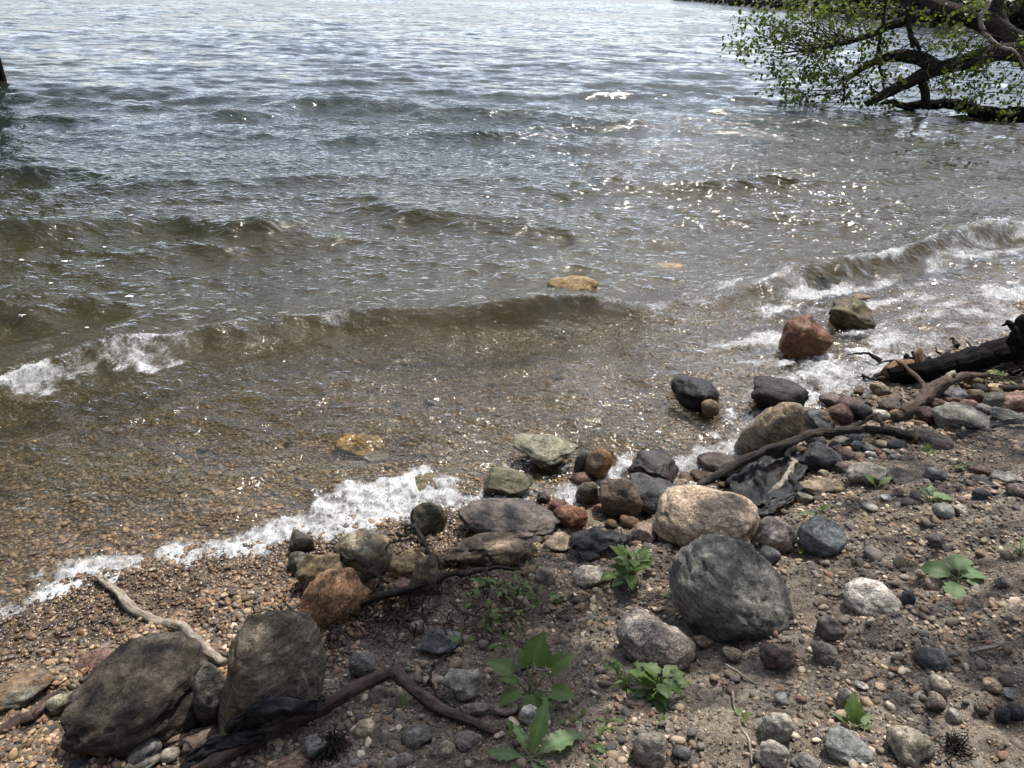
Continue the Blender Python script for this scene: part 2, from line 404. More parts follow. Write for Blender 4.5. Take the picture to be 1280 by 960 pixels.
# ------------------------------------------------------------------ ground: one sheet
def axis(lo, hi, step, outer_lo, outer_hi, n=34):
    core = np.arange(lo, hi + step * .5, step)
    a = lo - np.geomspace(step * 2, lo - outer_lo, n)[::-1]; b = hi + np.geomspace(step * 2, outer_hi - hi, n)
    return np.r_[a, core, b]
gx = axis(-2.9, 4.4, .0165, -2500, 2500); gy = axis(.75, 5.4, .0165, -60, 4000)
GX, GY = np.meshgrid(gx, gy)
X = GX.ravel(); Y = GY.ravel()
Z = ground(X, Y)
near = (np.abs(X) < 8) & (Y > -3) & (Y < 12)
dd = shore_d(X, Y)
land = sstep(.15, -.35, dd)
q = np.c_[X[near], Y[near]]
rel = fbm(q * 6, 3, 5) * .018 + fbm(q * 24, 3, 9) * .0085 + fbm(q * 75, 2, 15) * .0035
Z[near] += rel * (.25 + .75 * land[near])
ny, nx = GX.shape
idx = np.arange(nx * ny).reshape(ny, nx)
faces = np.stack([idx[:-1, :-1], idx[:-1, 1:], idx[1:, 1:], idx[1:, :-1]], -1).reshape(-1, 4)
GROUND = link('ground', mesh_from(np.c_[X, Y, Z], faces), ground_material())
tag(GROUND, 'brown dirt bank, gravel beach and stony lake bed', kind='structure')
def gz(x, y): return float(ground(x, y)[0])

# ------------------------------------------------------------------ water: one sheet with real waves
dep = np.geomspace(.0006, .006, 10)[:-1]
dep = np.r_[dep, np.arange(.006, .25, .00118), np.arange(.25, .82, .00150)]
rad = CAM_H / np.tan(dep)
az_in = np.linspace(-math.radians(41), math.radians(41), 850)
az_out = np.radians(np.linspace(42, 88, 40))
az = np.r_[-az_out[::-1], az_in, az_out]
R, A = np.meshgrid(rad, az, indexing='ij')
WX = (R * np.sin(A)).ravel(); WY = (R * np.cos(A)).ravel()
gap = np.abs(np.gradient(rad))
GAP = np.maximum(np.repeat(gap, len(az)), R.ravel() * .0017)
wd = shore_d(WX, WY)
bedz = ground(WX, WY)
sd = np.clip(wd, 0, None)
WZ = np.zeros_like(WX); DX = np.zeros_like(WX); DY = np.zeros_like(WX)
amp_d = sstep(.0, 2.6, sd) * .86 + .14 * sstep(-.1, .5, wd)         # waves grow away from the shore
# gustiness: patches of rougher and calmer water
gust = np.clip(.78 + .55 * fbm(np.c_[WX * .3, WY * .42], 4, 71), .3, 1.45)
wr = np.random.default_rng(5)
for i in range(84):
    lam = float(np.exp(wr.uniform(math.log(.11), math.log(3.4))))
    th = math.radians(-90 + wr.normal(0, 11 + 11 / (lam + .35)) + 4)
    kx = math.cos(th) * 2 * math.pi / lam; ky = math.sin(th) * 2 * math.pi / lam
    steep = .0305 * (1.12 if .24 < lam < 1.1 else 1.0) * (.55 if lam > 1.7 else 1.0)
    a = steep * lam / (2 * math.pi) * wr.uniform(.6, 1.5) * 1.32
    keep = sstep(.55, 1.5, lam / GAP) * (1 - .25 * sstep(14, 32, WY))
    ph = kx * WX + ky * WY + wr.uniform(0, 6.283)
    loc = keep * amp_d * (sstep(.0, 1.0, sd / (lam * .45) + .25))
    env = 1 if lam < .3 else gust
    c_, s_ = np.cos(ph), np.sin(ph)
    WZ += a * env * loc * c_
    DX -= .85 * a * env * loc * math.cos(th) * s_; DY -= .85 * a * env * loc * math.sin(th) * s_
# open water further out: longer waves take over
warp = [2.5 * fbm(np.c_[WX, WY] * fq_, 2, 200 + k_) for k_, fq_ in enumerate((.3, .1, .03))]
for i in range(60):
    lam = float(np.exp(wr.uniform(math.log(.7), math.log(40))))
    th = math.radians(-90 + wr.normal(0, 30) - 6)
    ph = (math.cos(th) * WX + math.sin(th) * WY) * 2 * math.pi / lam + warp[0 if lam < 2 else (1 if lam < 8 else 2)] + wr.uniform(0, 6.28)
    q_ = lam / GAP
    act = sstep(.9, 1.5, q_) * sstep(4.0, 2.3, q_) * sstep(6, 18, WY)
    WZ += .026 * lam / 6.283 * act * np.cos(ph) * (.6 + .5 * np.clip(gust, 0, 1.5))
# crests traced along the shore: (points, height, front width, back width, from x, to x)
def crest(pts, hgt, front, back, x0, x1, fade=.5, seed=0):
    xs = np.array([p[0] for p in pts]); ys = np.array([p[1] for p in pts])
    yc = np.interp(WX, xs, ys)
    yc = yc + .05 * fbm(np.c_[WX * 2.2, WX * 0], 3, seed) + .02 * fbm(np.c_[WX * 9, WX * 0], 2, seed + 3)
    sl_ = (np.interp(WX + .4, xs, ys) - np.interp(WX - .4, xs, ys)) / .8
    d = (WY - yc) / np.sqrt(1 + sl_ ** 2)
    m = sstep(x0 - fade, x0 + fade, WX) * (1 - sstep(x1 - fade, x1 + fade, WX))
    hv = hgt * (1 + .3 * fbm(np.c_[WX * 1.3, WX * 0], 2, seed + 5))
    z = hv * m * np.where(d > 0, np.exp(-(d / back) ** 2), np.exp(-(d / front) ** 2))
    return z, d, m
C1 = [(-5, 2.2)] + [tuple(flat(*p, .07)[:2]) for p in [(0, 478), (100, 440), (240, 415), (350, 402), (420, 388), (600, 388), (740, 384), (900, 366), (1000, 343), (1130, 318), (1200, 294), (1280, 286)]] + [(7, 8.6), (12, 12)]
z1, d1, m1 = crest(C1, .135, .13, .5, -9, 5.5, .6, 3)
z1 = z1 * (1 - .3 * sstep(-1.7, -2.1, WX)) * (1 - .62 * np.exp(-((WX - 1.1) / .55) ** 2))
C2 = [(-8, 5.4)] + [tuple(flat(*p, .06)[:2]) for p in [(0, 287), (100, 279), (200, 274), (350, 282), (450, 300)]] + [(1, 6.6)]
z2, d2, m2 = crest(C2, .13, .22, .6, -9, -1.9, .5, 13)
C3 = [(-6.5, 12.2)] + [tuple(flat(*p, .08)[:2]) for p in [(280, 138), (400, 127), (500, 130), (560, 140)]] + [(1, 12.5)]
z3, d3, m3 = crest(C3, .17, .45, .8, -4.6, -1.9, .8, 23)
C4 = [(-2, 8.6)] + [tuple(flat(*p, .06)[:2]) for p in [(590, 182), (680, 195), (760, 205), (830, 195)]] + [(4, 9.5)]
z4, d4, m4 = crest(C4, .05, .3, .6, -.6, 2.0, .5, 29)
C5 = [(-2, 6.2)] + [tuple(flat(*p, .05)[:2]) for p in [(440, 252), (520, 262), (600, 270), (680, 282)]] + [(4, 6.5)]
z5, d5, m5 = crest(C5, .07, .22, .5, -1.5, .6, .4, 31)
WZ += z1 + z2 + z3 + z4 + z5
# wash running in over the shallows between the first breaker and the beach
inner = sstep(.05, -.25, d1) * sstep(-.1, .25, wd)
WZ += inner * (.015 * fbm(np.c_[WX * 3.4 + WY * 1.6, WY * 5.2 - WX * 1.5], 3, 41) + .0044 * fbm(np.c_[WX * 11 + WY * 4, WY * 19 - WX * 5], 3, 43))
# foam masks -------------------------------------------------------
foam = np.zeros_like(WX)
nz = fbm(np.c_[WX, WY] * 7, 4, 51); nzf = fbm(np.c_[WX, WY] * 26, 3, 53)
# first breaker: strong to the left, breaking patches elsewhere
left = sstep(-1.62, -2.0, WX); spots = np.zeros_like(WX)
for x_, wdt, s_ in [(-1.42, .12, .55), (-1.15, .16, .75), (-.75, .1, .4), (-.2, .12, .45), (.2, .15, .5), (.62, .2, .7), (.95, .3, .75), (1.5, .3, .5), (1.95, .35, .85), (2.5, .25, .5), (3.1, .35, .95), (3.6, .25, .8), (4.6, .3, .35)]:
    spots = np.maximum(spots, s_ * np.exp(-((WX - x_) / wdt) ** 2))
wid = .17 + .09 * fbm(np.c_[WX * 5, WX * 0], 3, 61) + .05 * nz
foam = np.maximum(foam, (.82 + .3 * nz) * left * sstep(-wid - .1, -wid + .06, d1) * sstep(.05, -.01, d1))
wid2 = .10 + .05 * nz
foam = np.maximum(foam, spots * sstep(-wid2 - .06, -wid2 + .04, d1) * sstep(.05, .0, d1))
# swash along the beach
sx = np.array([-3, -1.75, -1.56, -1.2, -.97, -.69, -.4, -.15, .1, .4, .8, 1.2, 1.7, 2.3, 3.0, 3.7, 5]);
sw = np.array([.13, .13, .12, .14, .20, .24, .25, .25, .24, .22, .24, .26, .26, .28, .3, .5, .5])
ss = np.array([.95, .96, .94, .9, .92, .92, .92, .88, .8, .76, .78, .8, .78, .76, .65, .85, .85])
swid = np.interp(WX, sx, sw) * (1 + .55 * nz); sst = np.interp(WX, sx, ss)
fs = (sst + .28 * nz) * sstep(swid + .10, swid - .08, wd) * sstep(-.10, -.03, wd)
foam = np.maximum(foam, fs)
# streaky lace to the right where the wash runs between the stones
lace = sstep(.5, 1.6, WX) * sstep(2.1, 1.1, wd) * sstep(-.05, .1, wd)
stre = fbm(np.c_[WX * 2.2 + WY * 1.0, WY * 5.5 - WX * 3.0], 4, 81)
foam = np.maximum(foam, lace * np.clip(.52 + .6 * stre, 0, .95))
foam = np.maximum(foam, sstep(3.0, 3.8, WX) * sstep(.9, .2, wd) * sstep(-.05, .1, wd) * (.45 + .4 * stre))
foam = np.clip(foam, 0, 1.1)
WZ += np.clip(foam, 0, 1) * (.007 + .012 * nzf) * sstep(-.12, .12, wd)
depth = np.maximum(WZ - bedz, 0)
# where the beach rises the sheet dives under the sand
WZ = np.where(wd < -.12, WZ - .05 * sstep(-.12, -.6, wd), WZ)
chop = (.6 + .4 * sstep(.2, 2.5, sd)) * (.75 + .5 * np.clip(gust - .6, 0, 1))
nr, na = R.shape
idx = np.arange(nr * na).reshape(nr, na)
faces = np.stack([idx[:-1, :-1], idx[1:, :-1], idx[1:, 1:], idx[:-1, 1:]], -1).reshape(-1, 4)
keepf = (wd[faces].max(1) > -.5)
faces = faces[keepf][:, ::-1]
wme = mesh_from(np.c_[WX + DX, WY + DY, WZ], faces)
for nme, arr in (('foam', foam), ('depth', depth), ('chop', chop), ('fine', sstep(9, 3.5, R.ravel())), ('mid', .1 + .9 * sstep(22, 8, R.ravel())), ('far', sstep(5, 17, R.ravel()))):
    at = wme.attributes.new(nme, 'FLOAT', 'POINT'); at.data.foreach_set('value', arr.astype(np.float32))
WATER = link('lake_water', wme, water_material()); tag(WATER, 'choppy clear brown-green lake water with breaking waves', kind='structure')
if WATER.data.polygons[len(WATER.data.polygons) // 2].normal.z < 0: WATER.data.flip_normals()

# ------------------------------------------------------------------ point instancer (geometry nodes) for gravel and foam
ico_cache = {}
def ico(sub):
    if sub not in ico_cache:
        bm = bmesh.new(); bmesh.ops.create_icosphere(bm, subdivisions=sub, radius=1.0)
        bm.verts.ensure_lookup_table()
        v = np.array([x.co[:] for x in bm.verts]); f = np.array([[x.index for x in g.verts] for g in bm.faces]); bm.free()
        ico_cache[sub] = (v, f)
    return ico_cache[sub]
def rock_shape(sub, seed, facets=5, sharp=.75, lump=.16, fine=.03, taper=0.0, boxy=0.0):
    v, f = ico(sub); v = v.copy(); rs = np.random.default_rng(seed)
    if boxy > 0:
        v = np.sign(v) * np.abs(v) ** (1 - boxy * .5)
    for _ in range(facets):
        n = rs.normal(size=3); n /= np.linalg.norm(n); o = rs.uniform(.55, .88)
        s_ = v @ n; v = v - np.outer(np.maximum(s_ - o, 0) * sharp, n)
    o3 = rs.uniform(0, 50, 3)
    nrm = v / np.linalg.norm(v, axis=1, keepdims=True)
    v = v + nrm * (lump * fbm(nrm * 1.3 + o3, 2, seed) + fine * fbm(nrm * 4.5 + o3, 3, seed + 5))[:, None]
    if sub >= 4:
        rid = 1 - np.abs(fbm(nrm * 2.4 + o3 * .7, 3, seed + 21)); rid2 = 1 - np.abs(vnoise(nrm * np.array([1.5, 1.5, 5.5]) + o3, seed + 31))
        v = v - nrm * (.055 * np.clip(rid - .62, 0, 1) / .38 + .035 * np.clip(rid2 - .75, 0, 1) / .25)[:, None]
        v = v + nrm * (.014 * fbm(nrm * 14 + o3, 3, seed + 9))[:, None]
    if taper:
        k = 1 - taper * v[:, 2]; v[:, 0] *= k; v[:, 1] *= k
    lo, hi = v.min(0), v.max(0)
    return (v - (lo + hi) / 2) / ((hi - lo) / 2), f
def protos(name, count, sub, mat, **kw):
    c = bpy.data.collections.new(name); obs = []
    for i in range(count):
        v, f = rock_shape(sub, 900 + i * 7, **kw)
        me = mesh_from(v, f); me.materials.append(mat)
        o = bpy.data.objects.new('%s_%02d' % (name, i), me); c.objects.link(o)
    return c
def instancer(name, pts, rots, scl, cols, wets, coll, nproto, label):
    n = len(pts)
    me = bpy.data.meshes.new(name); me.vertices.add(n); me.vertices.foreach_set('co', np.asarray(pts, np.float32).ravel())
    def put(nm, typ, key, arr):
        a = me.attributes.new(nm, typ, 'POINT'); a.data.foreach_set(key, np.ascontiguousarray(arr).ravel())
    put('rot', 'FLOAT_VECTOR', 'vector', rots.astype(np.float32)); put('scl', 'FLOAT_VECTOR', 'vector', scl.astype(np.float32))
    put('col', 'FLOAT_COLOR', 'color', np.c_[cols, np.ones(n)].astype(np.float32)); put('wet', 'FLOAT', 'value', wets.astype(np.float32))
    put('pick', 'INT', 'value', rng.integers(0, nproto, n).astype(np.int32))
    o = bpy.data.objects.new(name, me); COL.objects.link(o)
    g = bpy.data.node_groups.new(name + '_nodes', 'GeometryNodeTree')
    g.interface.new_socket('Geometry', in_out='INPUT', socket_type='NodeSocketGeometry'); g.interface.new_socket('Geometry', in_out='OUTPUT', socket_type='NodeSocketGeometry')
    N = g.nodes.new; L = g.links.new
    gi = N('NodeGroupInput'); go = N('NodeGroupOutput'); ci = N('GeometryNodeCollectionInfo'); ci.inputs['Collection'].default_value = coll
    ci.inputs['Separate Children'].default_value = True; ci.inputs['Reset Children'].default_value = True
    ip = N('GeometryNodeInstanceOnPoints'); ip.inputs['Pick Instance'].default_value = True
    def na_(nm, dt):
        x = N('GeometryNodeInputNamedAttribute'); x.data_type = dt; x.inputs['Name'].default_value = nm; return x.outputs['Attribute']
    er = N('FunctionNodeEulerToRotation'); L(na_('rot', 'FLOAT_VECTOR'), er.inputs[0])
    L(gi.outputs[0], ip.inputs['Points']); L(ci.outputs[0], ip.inputs['Instance']); L(na_('pick', 'INT'), ip.inputs['Instance Index'])
    L(er.outputs[0], ip.inputs['Rotation']); L(na_('scl', 'FLOAT_VECTOR'), ip.inputs['Scale']); L(ip.outputs[0], go.inputs[0])
    md = o.modifiers.new('scatter', 'NODES'); md.node_group = g
    tag(o, label, kind='stuff'); return o
PAL_BANK = np.array([[.22, .18, .14], [.32, .27, .21], [.12, .105, .095], [.075, .07, .07], [.20, .13, .095], [.40, .35, .29], [.27, .21, .15], [.16, .15, .14], [.10, .08, .065], [.13, .11, .09]])
PAL_BEACH = np.array([1.12, 1.0, .88]) * np.array([[.24, .17, .10], [.13, .09, .06], [.36, .28, .18], [.17, .105, .065], [.085, .07, .055], [.28, .19, .11], [.20, .14, .09], [.42, .35, .25], [.11, .09, .075]])

# ------------------------------------------------------------------ rocks traced from the photograph
placed = []      # (x, y, radius) for keeping gravel out
def rock(name, px, py, w_, h_, col, label, roll=0, c2=None, wet=0., spk=.25, k=.85, sink=.12, zmin=-.06, seed=None, facets=7, sharp=.88, lump=.15, fine=.045, taper=0., boxy=0., cat=None, group=None, dz=0., yaw=0., low=1.0):
    seed = seed if seed is not None else (int(px * 7 + py * 13) % 9973)
    d = ray(px, py); phi = math.asin(-d[2])
    g = hit(px, py + h_ * .32, dz, zmin)
    dist = np.linalg.norm(g - EYE) * float(d @ fw)
    s_ = dist / FOC
    W = w_ * s_; hw = h_ * s_
    D = min(k * W, .92 * hw / math.sin(phi))
    Hh = math.sqrt(max(hw ** 2 - (D * math.sin(phi)) ** 2, (.38 * hw) ** 2)) / math.cos(phi)
    c = hit(px, py, dz + Hh * (.5 - sink), zmin)
    ext = 1.0 + (.22 + max(0, zmin - (-.06)) ) * low
    sub = 5 if w_ > 115 else (4 if w_ > 34 else 3)
    v, f = rock_shape(sub, seed, facets, sharp, lump, fine, taper, boxy)
    v = v.copy(); v[:, 2] = np.where(v[:, 2] < 0, v[:, 2] * (1 + .35 * low), v[:, 2])     # the buried foot goes deeper
    v = v * np.array([W / 2, D / 2, Hh / 2])
    o = link(name, mesh_from(v, f), ROCK)
    o.location = tuple(c); azm = math.atan2(d[0], d[1]); o.rotation_euler = (0, math.radians(roll), -azm + math.radians(yaw))
    o.color = (*col, 1); c2 = c2 or tuple(min(1, a * 1.35 + .01) for a in col)
    o['tint'] = [float(a) for a in c2]; o['wet'] = float(wet); o['speckle'] = float(spk)
    tag(o, label, cat or ('boulder' if w_ > 60 else 'stone'), group)
    placed.append((c[0], c[1], .42 * max(W, D)))
    return o
MARKS = [(175, 862, 'largest dark boulder'), (342, 838, 'blocky upright boulder'), (415, 749, 'orange-red granite boulder'), (490, 845, 'bent stick elbow'), (548, 803, 'slate grey stone'), (578, 855, 'olive-grey stone'), (620, 915, 'bent stick tip'), (662, 850, 'burdock'), (662, 930, 'jagged rosette weed'), (736, 721, 'pitted off-white stone'), (786, 715, 'bushy weed clump'), (819, 800, 'speckled granite boulder'), (825, 865, 'leafy green weed'), (812, 937, 'round bottom stone'), (914, 738, 'biggest dark grey boulder'), (884, 652, 'beige granite boulder'), (970, 909, 'pale oval stone'), (1061, 934, 'grey-green faceted stone'), (1140, 935, 'large tan bottom stone'), (1032, 819, 'dull grey-brown stone'), (1090, 748, 'off-white oval stone'), (1027, 672, 'blue-grey smooth stone'), (1166, 823, 'grey-blue triangular stone'), (1174, 868, 'tan oval stone'), (1197, 720, 'pale round leaved weed'), (1270, 889, 'dark slate stone'), (1181, 638, 'pale grey-green stone'), (1084, 594, 'grey-beige angular stone'), (1204, 523, 'largest light grey stone'), (1258, 598, 'pale right stone'), (1026, 573, 'rough dark round stone'), (970, 536, 'tall tan stone'), (817, 583, 'dark washed slab'), (748, 582, 'orange stone'), (713, 646, 'shiny wet red stone'), (636, 650, 'broad wet boulder'), (681, 562, 'flat topped olive rock'), (533, 720, 'narrow upright stone'), (448, 557, 'yellow-ochre sunken stone'), (100, 450, 'left breaking wave'), (1150, 495, 'forked branch'), (1255, 440, 'charred log'), (414, 934, 'dark root clump'), (1240, 857, 'small tan right stone'), (600, 400, 'first breaker'), (250, 520, 'open left shallows'), (60, 600, 'left picture edge')]
def where(px, py):
    k_ = min(range(len(MARKS)), key=lambda i: (MARKS[i][0] - px) ** 2 + ((MARKS[i][1] - py) * 1.2) ** 2); mx, my, nm = MARKS[k_]
    dx, dy = px - mx, (py - my) * 1.1
    rel_ = ('right of' if dx > 0 else 'left of') if abs(dx) > abs(dy) else ('below' if dy > 0 else 'above')
    far_ = 'close ' if math.hypot(dx, dy) < 42 else ('' if math.hypot(dx, dy) < 75 else 'well ')
    return far_ + rel_ + ' the ' + nm
def tone_word(c):
    l_ = sum(c) / 3; w_ = c[0] / max(c[2], 1e-4)
    hue = 'reddish' if w_ > 2.1 and c[0] / c[1] > 1.45 else ('tan' if w_ > 1.45 else 'grey')
    return ('dark ' if l_ < .095 else ('pale ' if l_ > .24 else 'mid ')) + hue
GR = 'stones along the shore'
# --- left foreground
rock('boulder', 175, 868, 180, 124, (.036, .028, .021), 'largest dark boulder at lower left with pale streaks across its top', roll=-10, c2=(.095, .078, .058), spk=.15, seed=43, facets=5, sharp=.85, lump=.10, fine=.05, k=.8, boxy=.3)
rock('boulder', 342, 846, 128, 138, (.125, .098, .068), 'blocky olive-brown boulder standing upright right of the dark boulder', roll=6, c2=(.20, .165, .12), spk=.2, seed=79, facets=4, sharp=.8, taper=.24, boxy=.95, k=.8, lump=.07, fine=.05)
rock('stone', 115, 826, 48, 28, (.17, .10, .075), 'smooth reddish brown stone behind the large dark boulder', facets=3, spk=.1, roll=-6)
rock('stone', 28, 862, 72, 38, (.20, .13, .075), 'orange and grey flat stone cut by the left edge', c2=(.17, .17, .14), roll=4, wet=.2)
rock('stone', 74, 880, 30, 24, (.20, .185, .13), 'small olive stone touching the left side of the dark boulder', facets=4)
rock('stone', 266, 872, 46, 76, (.09, .08, .068), 'grey-brown stone wedged between the two foreground boulders', facets=5)
rock('stone', 172, 940, 58, 38, (.095, .092, .085), 'grey oval stone below the large dark boulder', facets=3, roll=-22)
rock('stone', 218, 922, 36, 24, (.20, .135, .10), 'pinkish brown slab in front of the dark boulder', facets=8, sharp=.95)
rock('stone', 254, 925, 50, 30, (.125, .088, .07), 'dark brown angular slab under the blocky boulder', facets=8, sharp=.95)
rock('stone', 178, 955, 56, 18, (.23, .21, .17), 'pale flat stone at the bottom edge below the dark boulder', facets=3)
rock('stone', 212, 943, 24, 18, (.30, .27, .22), 'small pale stone beside the black sheet at lower left', facets=4)
rock('stone', 365, 953, 52, 24, (.21, .135, .10), 'pinkish brown stone at the bottom edge below the bent stick', facets=3)
rock('stone', 396, 934, 32, 28, (.14, .135, .125), 'grey stone beside the dark root clump', facets=6)
rock('stone', 100, 954, 30, 14, (.06, .062, .068), 'small slate blue stone at the bottom left edge', facets=5)
rock('stone', 456, 912, 28, 24, (.36, .29, .19), 'cream rounded stone right of the dark root clump', facets=3)
# --- stones along the foam
rock('stone', 376, 680, 32, 32, (.075, .07, .055), 'dark wet stone standing in the white foam', wet=.8, c2=(.12, .115, .07), zmin=-.01)
rock('stone', 372, 703, 30, 26, (.10, .10, .07), 'mossy wet stone at the foot of the foam', wet=.5, zmin=-.01)
rock('boulder', 404, 712, 58, 54, (.16, .12, .07), 'olive-tan stone at the left end of the shore stones', roll=-35, c2=(.22, .16, .09), wet=.2)
rock('boulder', 454, 695, 72, 60, (.19, .175, .135), 'rounded grey-olive boulder behind the orange granite stone', roll=12, c2=(.28, .20, .10), facets=4, lump=.1)
rock('boulder', 415, 749, 84, 66, (.27, .142, .072), 'orange-red granite boulder beside the root tangle', roll=-38, c2=(.33, .205, .12), spk=.45, facets=4, lump=.12)
rock('stone', 511, 707, 50, 38, (.30, .22, .12), 'yellowish tan stone behind the root tangle', c2=(.20, .15, .09), facets=5)
rock('stone', 533, 720, 38, 58, (.15, .115, .075), 'narrow brown upright stone in the root tangle', roll=8, facets=6, boxy=.2)
rock('stone', 506, 731, 28, 18, (.17, .12, .10), 'small purplish brown stone caught in the roots', facets=3)
rock('stone', 536, 648, 46, 40, (.10, .092, .055), 'mossy dark stone surrounded by white foam', wet=.7, c2=(.19, .165, .08), zmin=-.01, sink=.05)
rock('boulder', 636, 650, 132, 58, (.135, .11, .095), 'broad shiny wet purplish boulder at the water edge', roll=4, wet=.62, c2=(.17, .13, .105), facets=3, lump=.1, spk=.3, zmin=0, sink=.02, k=.7)
rock('boulder', 612, 687, 124, 46, (.25, .19, .125), 'long tan layered rock lying below the wet boulder', roll=-10, c2=(.13, .10, .07), facets=8, sharp=.9, boxy=.35, k=.5)
rock('stone', 635, 602, 62, 38, (.22, .20, .13), 'pale mossy stone in the wash above the wet boulder', wet=.35, c2=(.12, .11, .06), zmin=-.01, sink=.05, facets=5)
rock('boulder', 681, 562, 84, 44, (.24, .225, .155), 'flat topped pale olive rock standing in the shallow water', wet=.35, c2=(.30, .27, .18), zmin=-.01, sink=.0, facets=8, sharp=.95, boxy=.2, roll=4, seed=12)
rock('stone', 531, 604, 48, 26, (.22, .16, .07), 'ochre stone almost under water above the foam', wet=.6, zmin=-.03, c2=(.15, .13, .06), facets=4)
rock('stone', 748, 582, 32, 42, (.28, .15, .05), 'orange and grey upright stone at the water edge', wet=.45, c2=(.14, .12, .09), roll=12, zmin=-.01, sink=.03)
rock('stone', 730, 578, 24, 32, (.13, .12, .10), 'grey stone leaning on the orange stone', wet=.5, zmin=-.01)
rock('stone', 757, 567, 20, 16, (.09, .05, .04), 'small dark red stone behind the orange stone', wet=.7, zmin=-.01)
rock('stone', 726, 601, 28, 22, (.17, .09, .065), 'round red-brown wet stone below the orange stone', wet=.6, facets=3)
rock('stone', 735, 618, 32, 36, (.15, .12, .085), 'olive-brown stone between the red stone and brown boulder', wet=.4)
rock('stone', 713, 646, 44, 36, (.26, .115, .055), 'shiny wet red stone beside the black strip', wet=.8, facets=4)
rock('stone', 697, 632, 26, 20, (.19, .095, .07), 'small red stone behind the shiny wet red stone', wet=.6, facets=3)
rock('stone', 741, 634, 28, 14, (.20, .09, .06), 'thin red stone right of the shiny red stone', wet=.5, facets=5)
rock('stone', 700, 679, 40, 24, (.30, .24, .165), 'flat pale tan slab at the end of the black strip', facets=8, sharp=.95, boxy=.3)
rock('stone', 736, 721, 42, 30, (.44, .39, .31), 'off-white pitted stone beside the leafy weeds', facets=4, spk=.15, c2=(.36, .31, .24))
rock('stone', 682, 721, 26, 24, (.23, .18, .14), 'tan angular stone left of the pitted stone', facets=8)
rock('stone', 548, 803, 60, 36, (.115, .115, .115), 'slate grey angular stone in the shaded dirt', roll=-10, facets=8, sharp=.9, seed=5)
rock('stone', 578, 855, 52, 40, (.19, .175, .135), 'rounded olive-grey stone left of the large leafy burdock', facets=5)
rock('stone', 452, 831, 32, 32, (.15, .14, .125), 'grey stone above the bent stick', facets=6)
rock('stone', 523, 785, 22, 18, (.30, .26, .20), 'small pale stone above the slate grey stone', facets=6)
rock('stone', 632, 884, 32, 22, (.17, .14, .11), 'brown stone below the olive-grey stone', facets=4)
rock('stone', 637, 887, 24, 14, (.15, .15, .14), 'grey pebble under the burdock leaves', facets=3)
rock('stone', 662, 892, 26, 22, (.36, .33, .29), 'whitish stone between burdock and jagged rosette', facets=5)
rock('stone', 594, 886, 46, 16, (.16, .135, .105), 'flat brown stone beside the stick end', facets=4)
rock('stone', 520, 920, 40, 30, (.13, .12, .105), 'grey-brown half buried stone below the bent stick', facets=4, sink=.3)
rock('stone', 585, 928, 36, 26, (.14, .12, .105), 'dull brown half buried stone right of the grey-brown one', facets=5, sink=.25)
rock('stone', 559, 938, 22, 20, (.30, .26, .18), 'small cream stone at bottom centre left', facets=4)
rock('stone', 503, 951, 36, 18, (.20, .17, .14), 'pale brown stone at the bottom edge below the bent stick end', facets=4)
# --- stones in and under the water
rock('boulder', 716, 357, 64, 27, (.30, .20, .075), 'ochre rounded rock just breaking the lake surface', wet=.5, zmin=.0, sink=.02, facets=4, c2=(.36, .26, .11), low=4)
rock('stone', 838, 337, 48, 18, (.36, .24, .12), 'pale orange rock just under the surface right of the ochre rock', wet=.4, zmin=-.06, sink=.3, facets=3, low=4)
rock('stone', 1036, 350, 34, 20, (.34, .22, .07), 'yellow rock under the breaking wave', wet=.4, zmin=-.06, sink=.3, facets=3, low=4)
rock('boulder', 448, 557, 62, 32, (.48, .29, .075), 'yellow-ochre stone lying under the clear shallow water', wet=.0, zmin=-.9, sink=.12, facets=4)
rock('stone', 470, 571, 34, 16, (.36, .32, .22), 'flat pale stone under water beside the yellow-ochre one', wet=.2, zmin=-.9, sink=.3, facets=6)
rock('boulder', 1009, 421, 60, 48, (.24, .098, .038), 'red boulder standing alone in the glittering wash', wet=.9, zmin=0, sink=.03, facets=6, sharp=.85, c2=(.29, .13, .055), roll=14, seed=3, low=3)
rock('boulder', 1068, 391, 58, 32, (.14, .11, .05), 'olive-brown angular rock behind the red boulder', wet=.55, zmin=0, sink=.03, facets=8, sharp=.9, roll=12, low=3)
rock('stone', 1076, 372, 22, 10, (.30, .20, .12), 'small tan rock tip behind the olive-brown rock', wet=.4, zmin=0, sink=.03, low=3)
rock('boulder', 869, 487, 62, 32, (.014, .012, .010), 'low black wet rock in the wash left of the others', wet=.75, zmin=0, sink=.05, facets=4, low=3, roll=4)
rock('stone', 888, 508, 24, 20, (.24, .17, .09), 'small tan stone in front of the black wet rock', wet=.6, zmin=0, facets=3)
rock('boulder', 974, 495, 68, 40, (.022, .018, .014), 'dark brown rounded rock behind the tall tan stone', wet=.5, zmin=0, sink=.02, facets=4, low=2)
rock('boulder', 969, 536, 52, 84, (.33, .25, .16), 'tall tan and grey smooth stone leaning at the water edge', roll=32, c2=(.22, .20, .17), wet=.15, facets=3, lump=.08, taper=.1, sink=.08, seed=19)
rock('stone', 1018, 527, 48, 34, (.08, .08, .08), 'dark grey slab right of the tall tan stone', roll=22, facets=7, wet=.3)
rock('stone', 1049, 520, 34, 32, (.125, .07, .052), 'round red-brown cobble at the water edge', facets=3, wet=.35)
rock('stone', 1060, 507, 32, 20, (.085, .045, .036), 'dark red wet cobble behind the round red-brown one', facets=3, wet=.5)
rock('stone', 1074, 514, 30, 24, (.05, .042, .04), 'black cobble right of the red-brown cobbles', facets=3, wet=.4)
rock('stone', 1038, 500, 28, 17, (.16, .11, .09), 'pale brown cobble nearest the wash', facets=3, wet=.5)
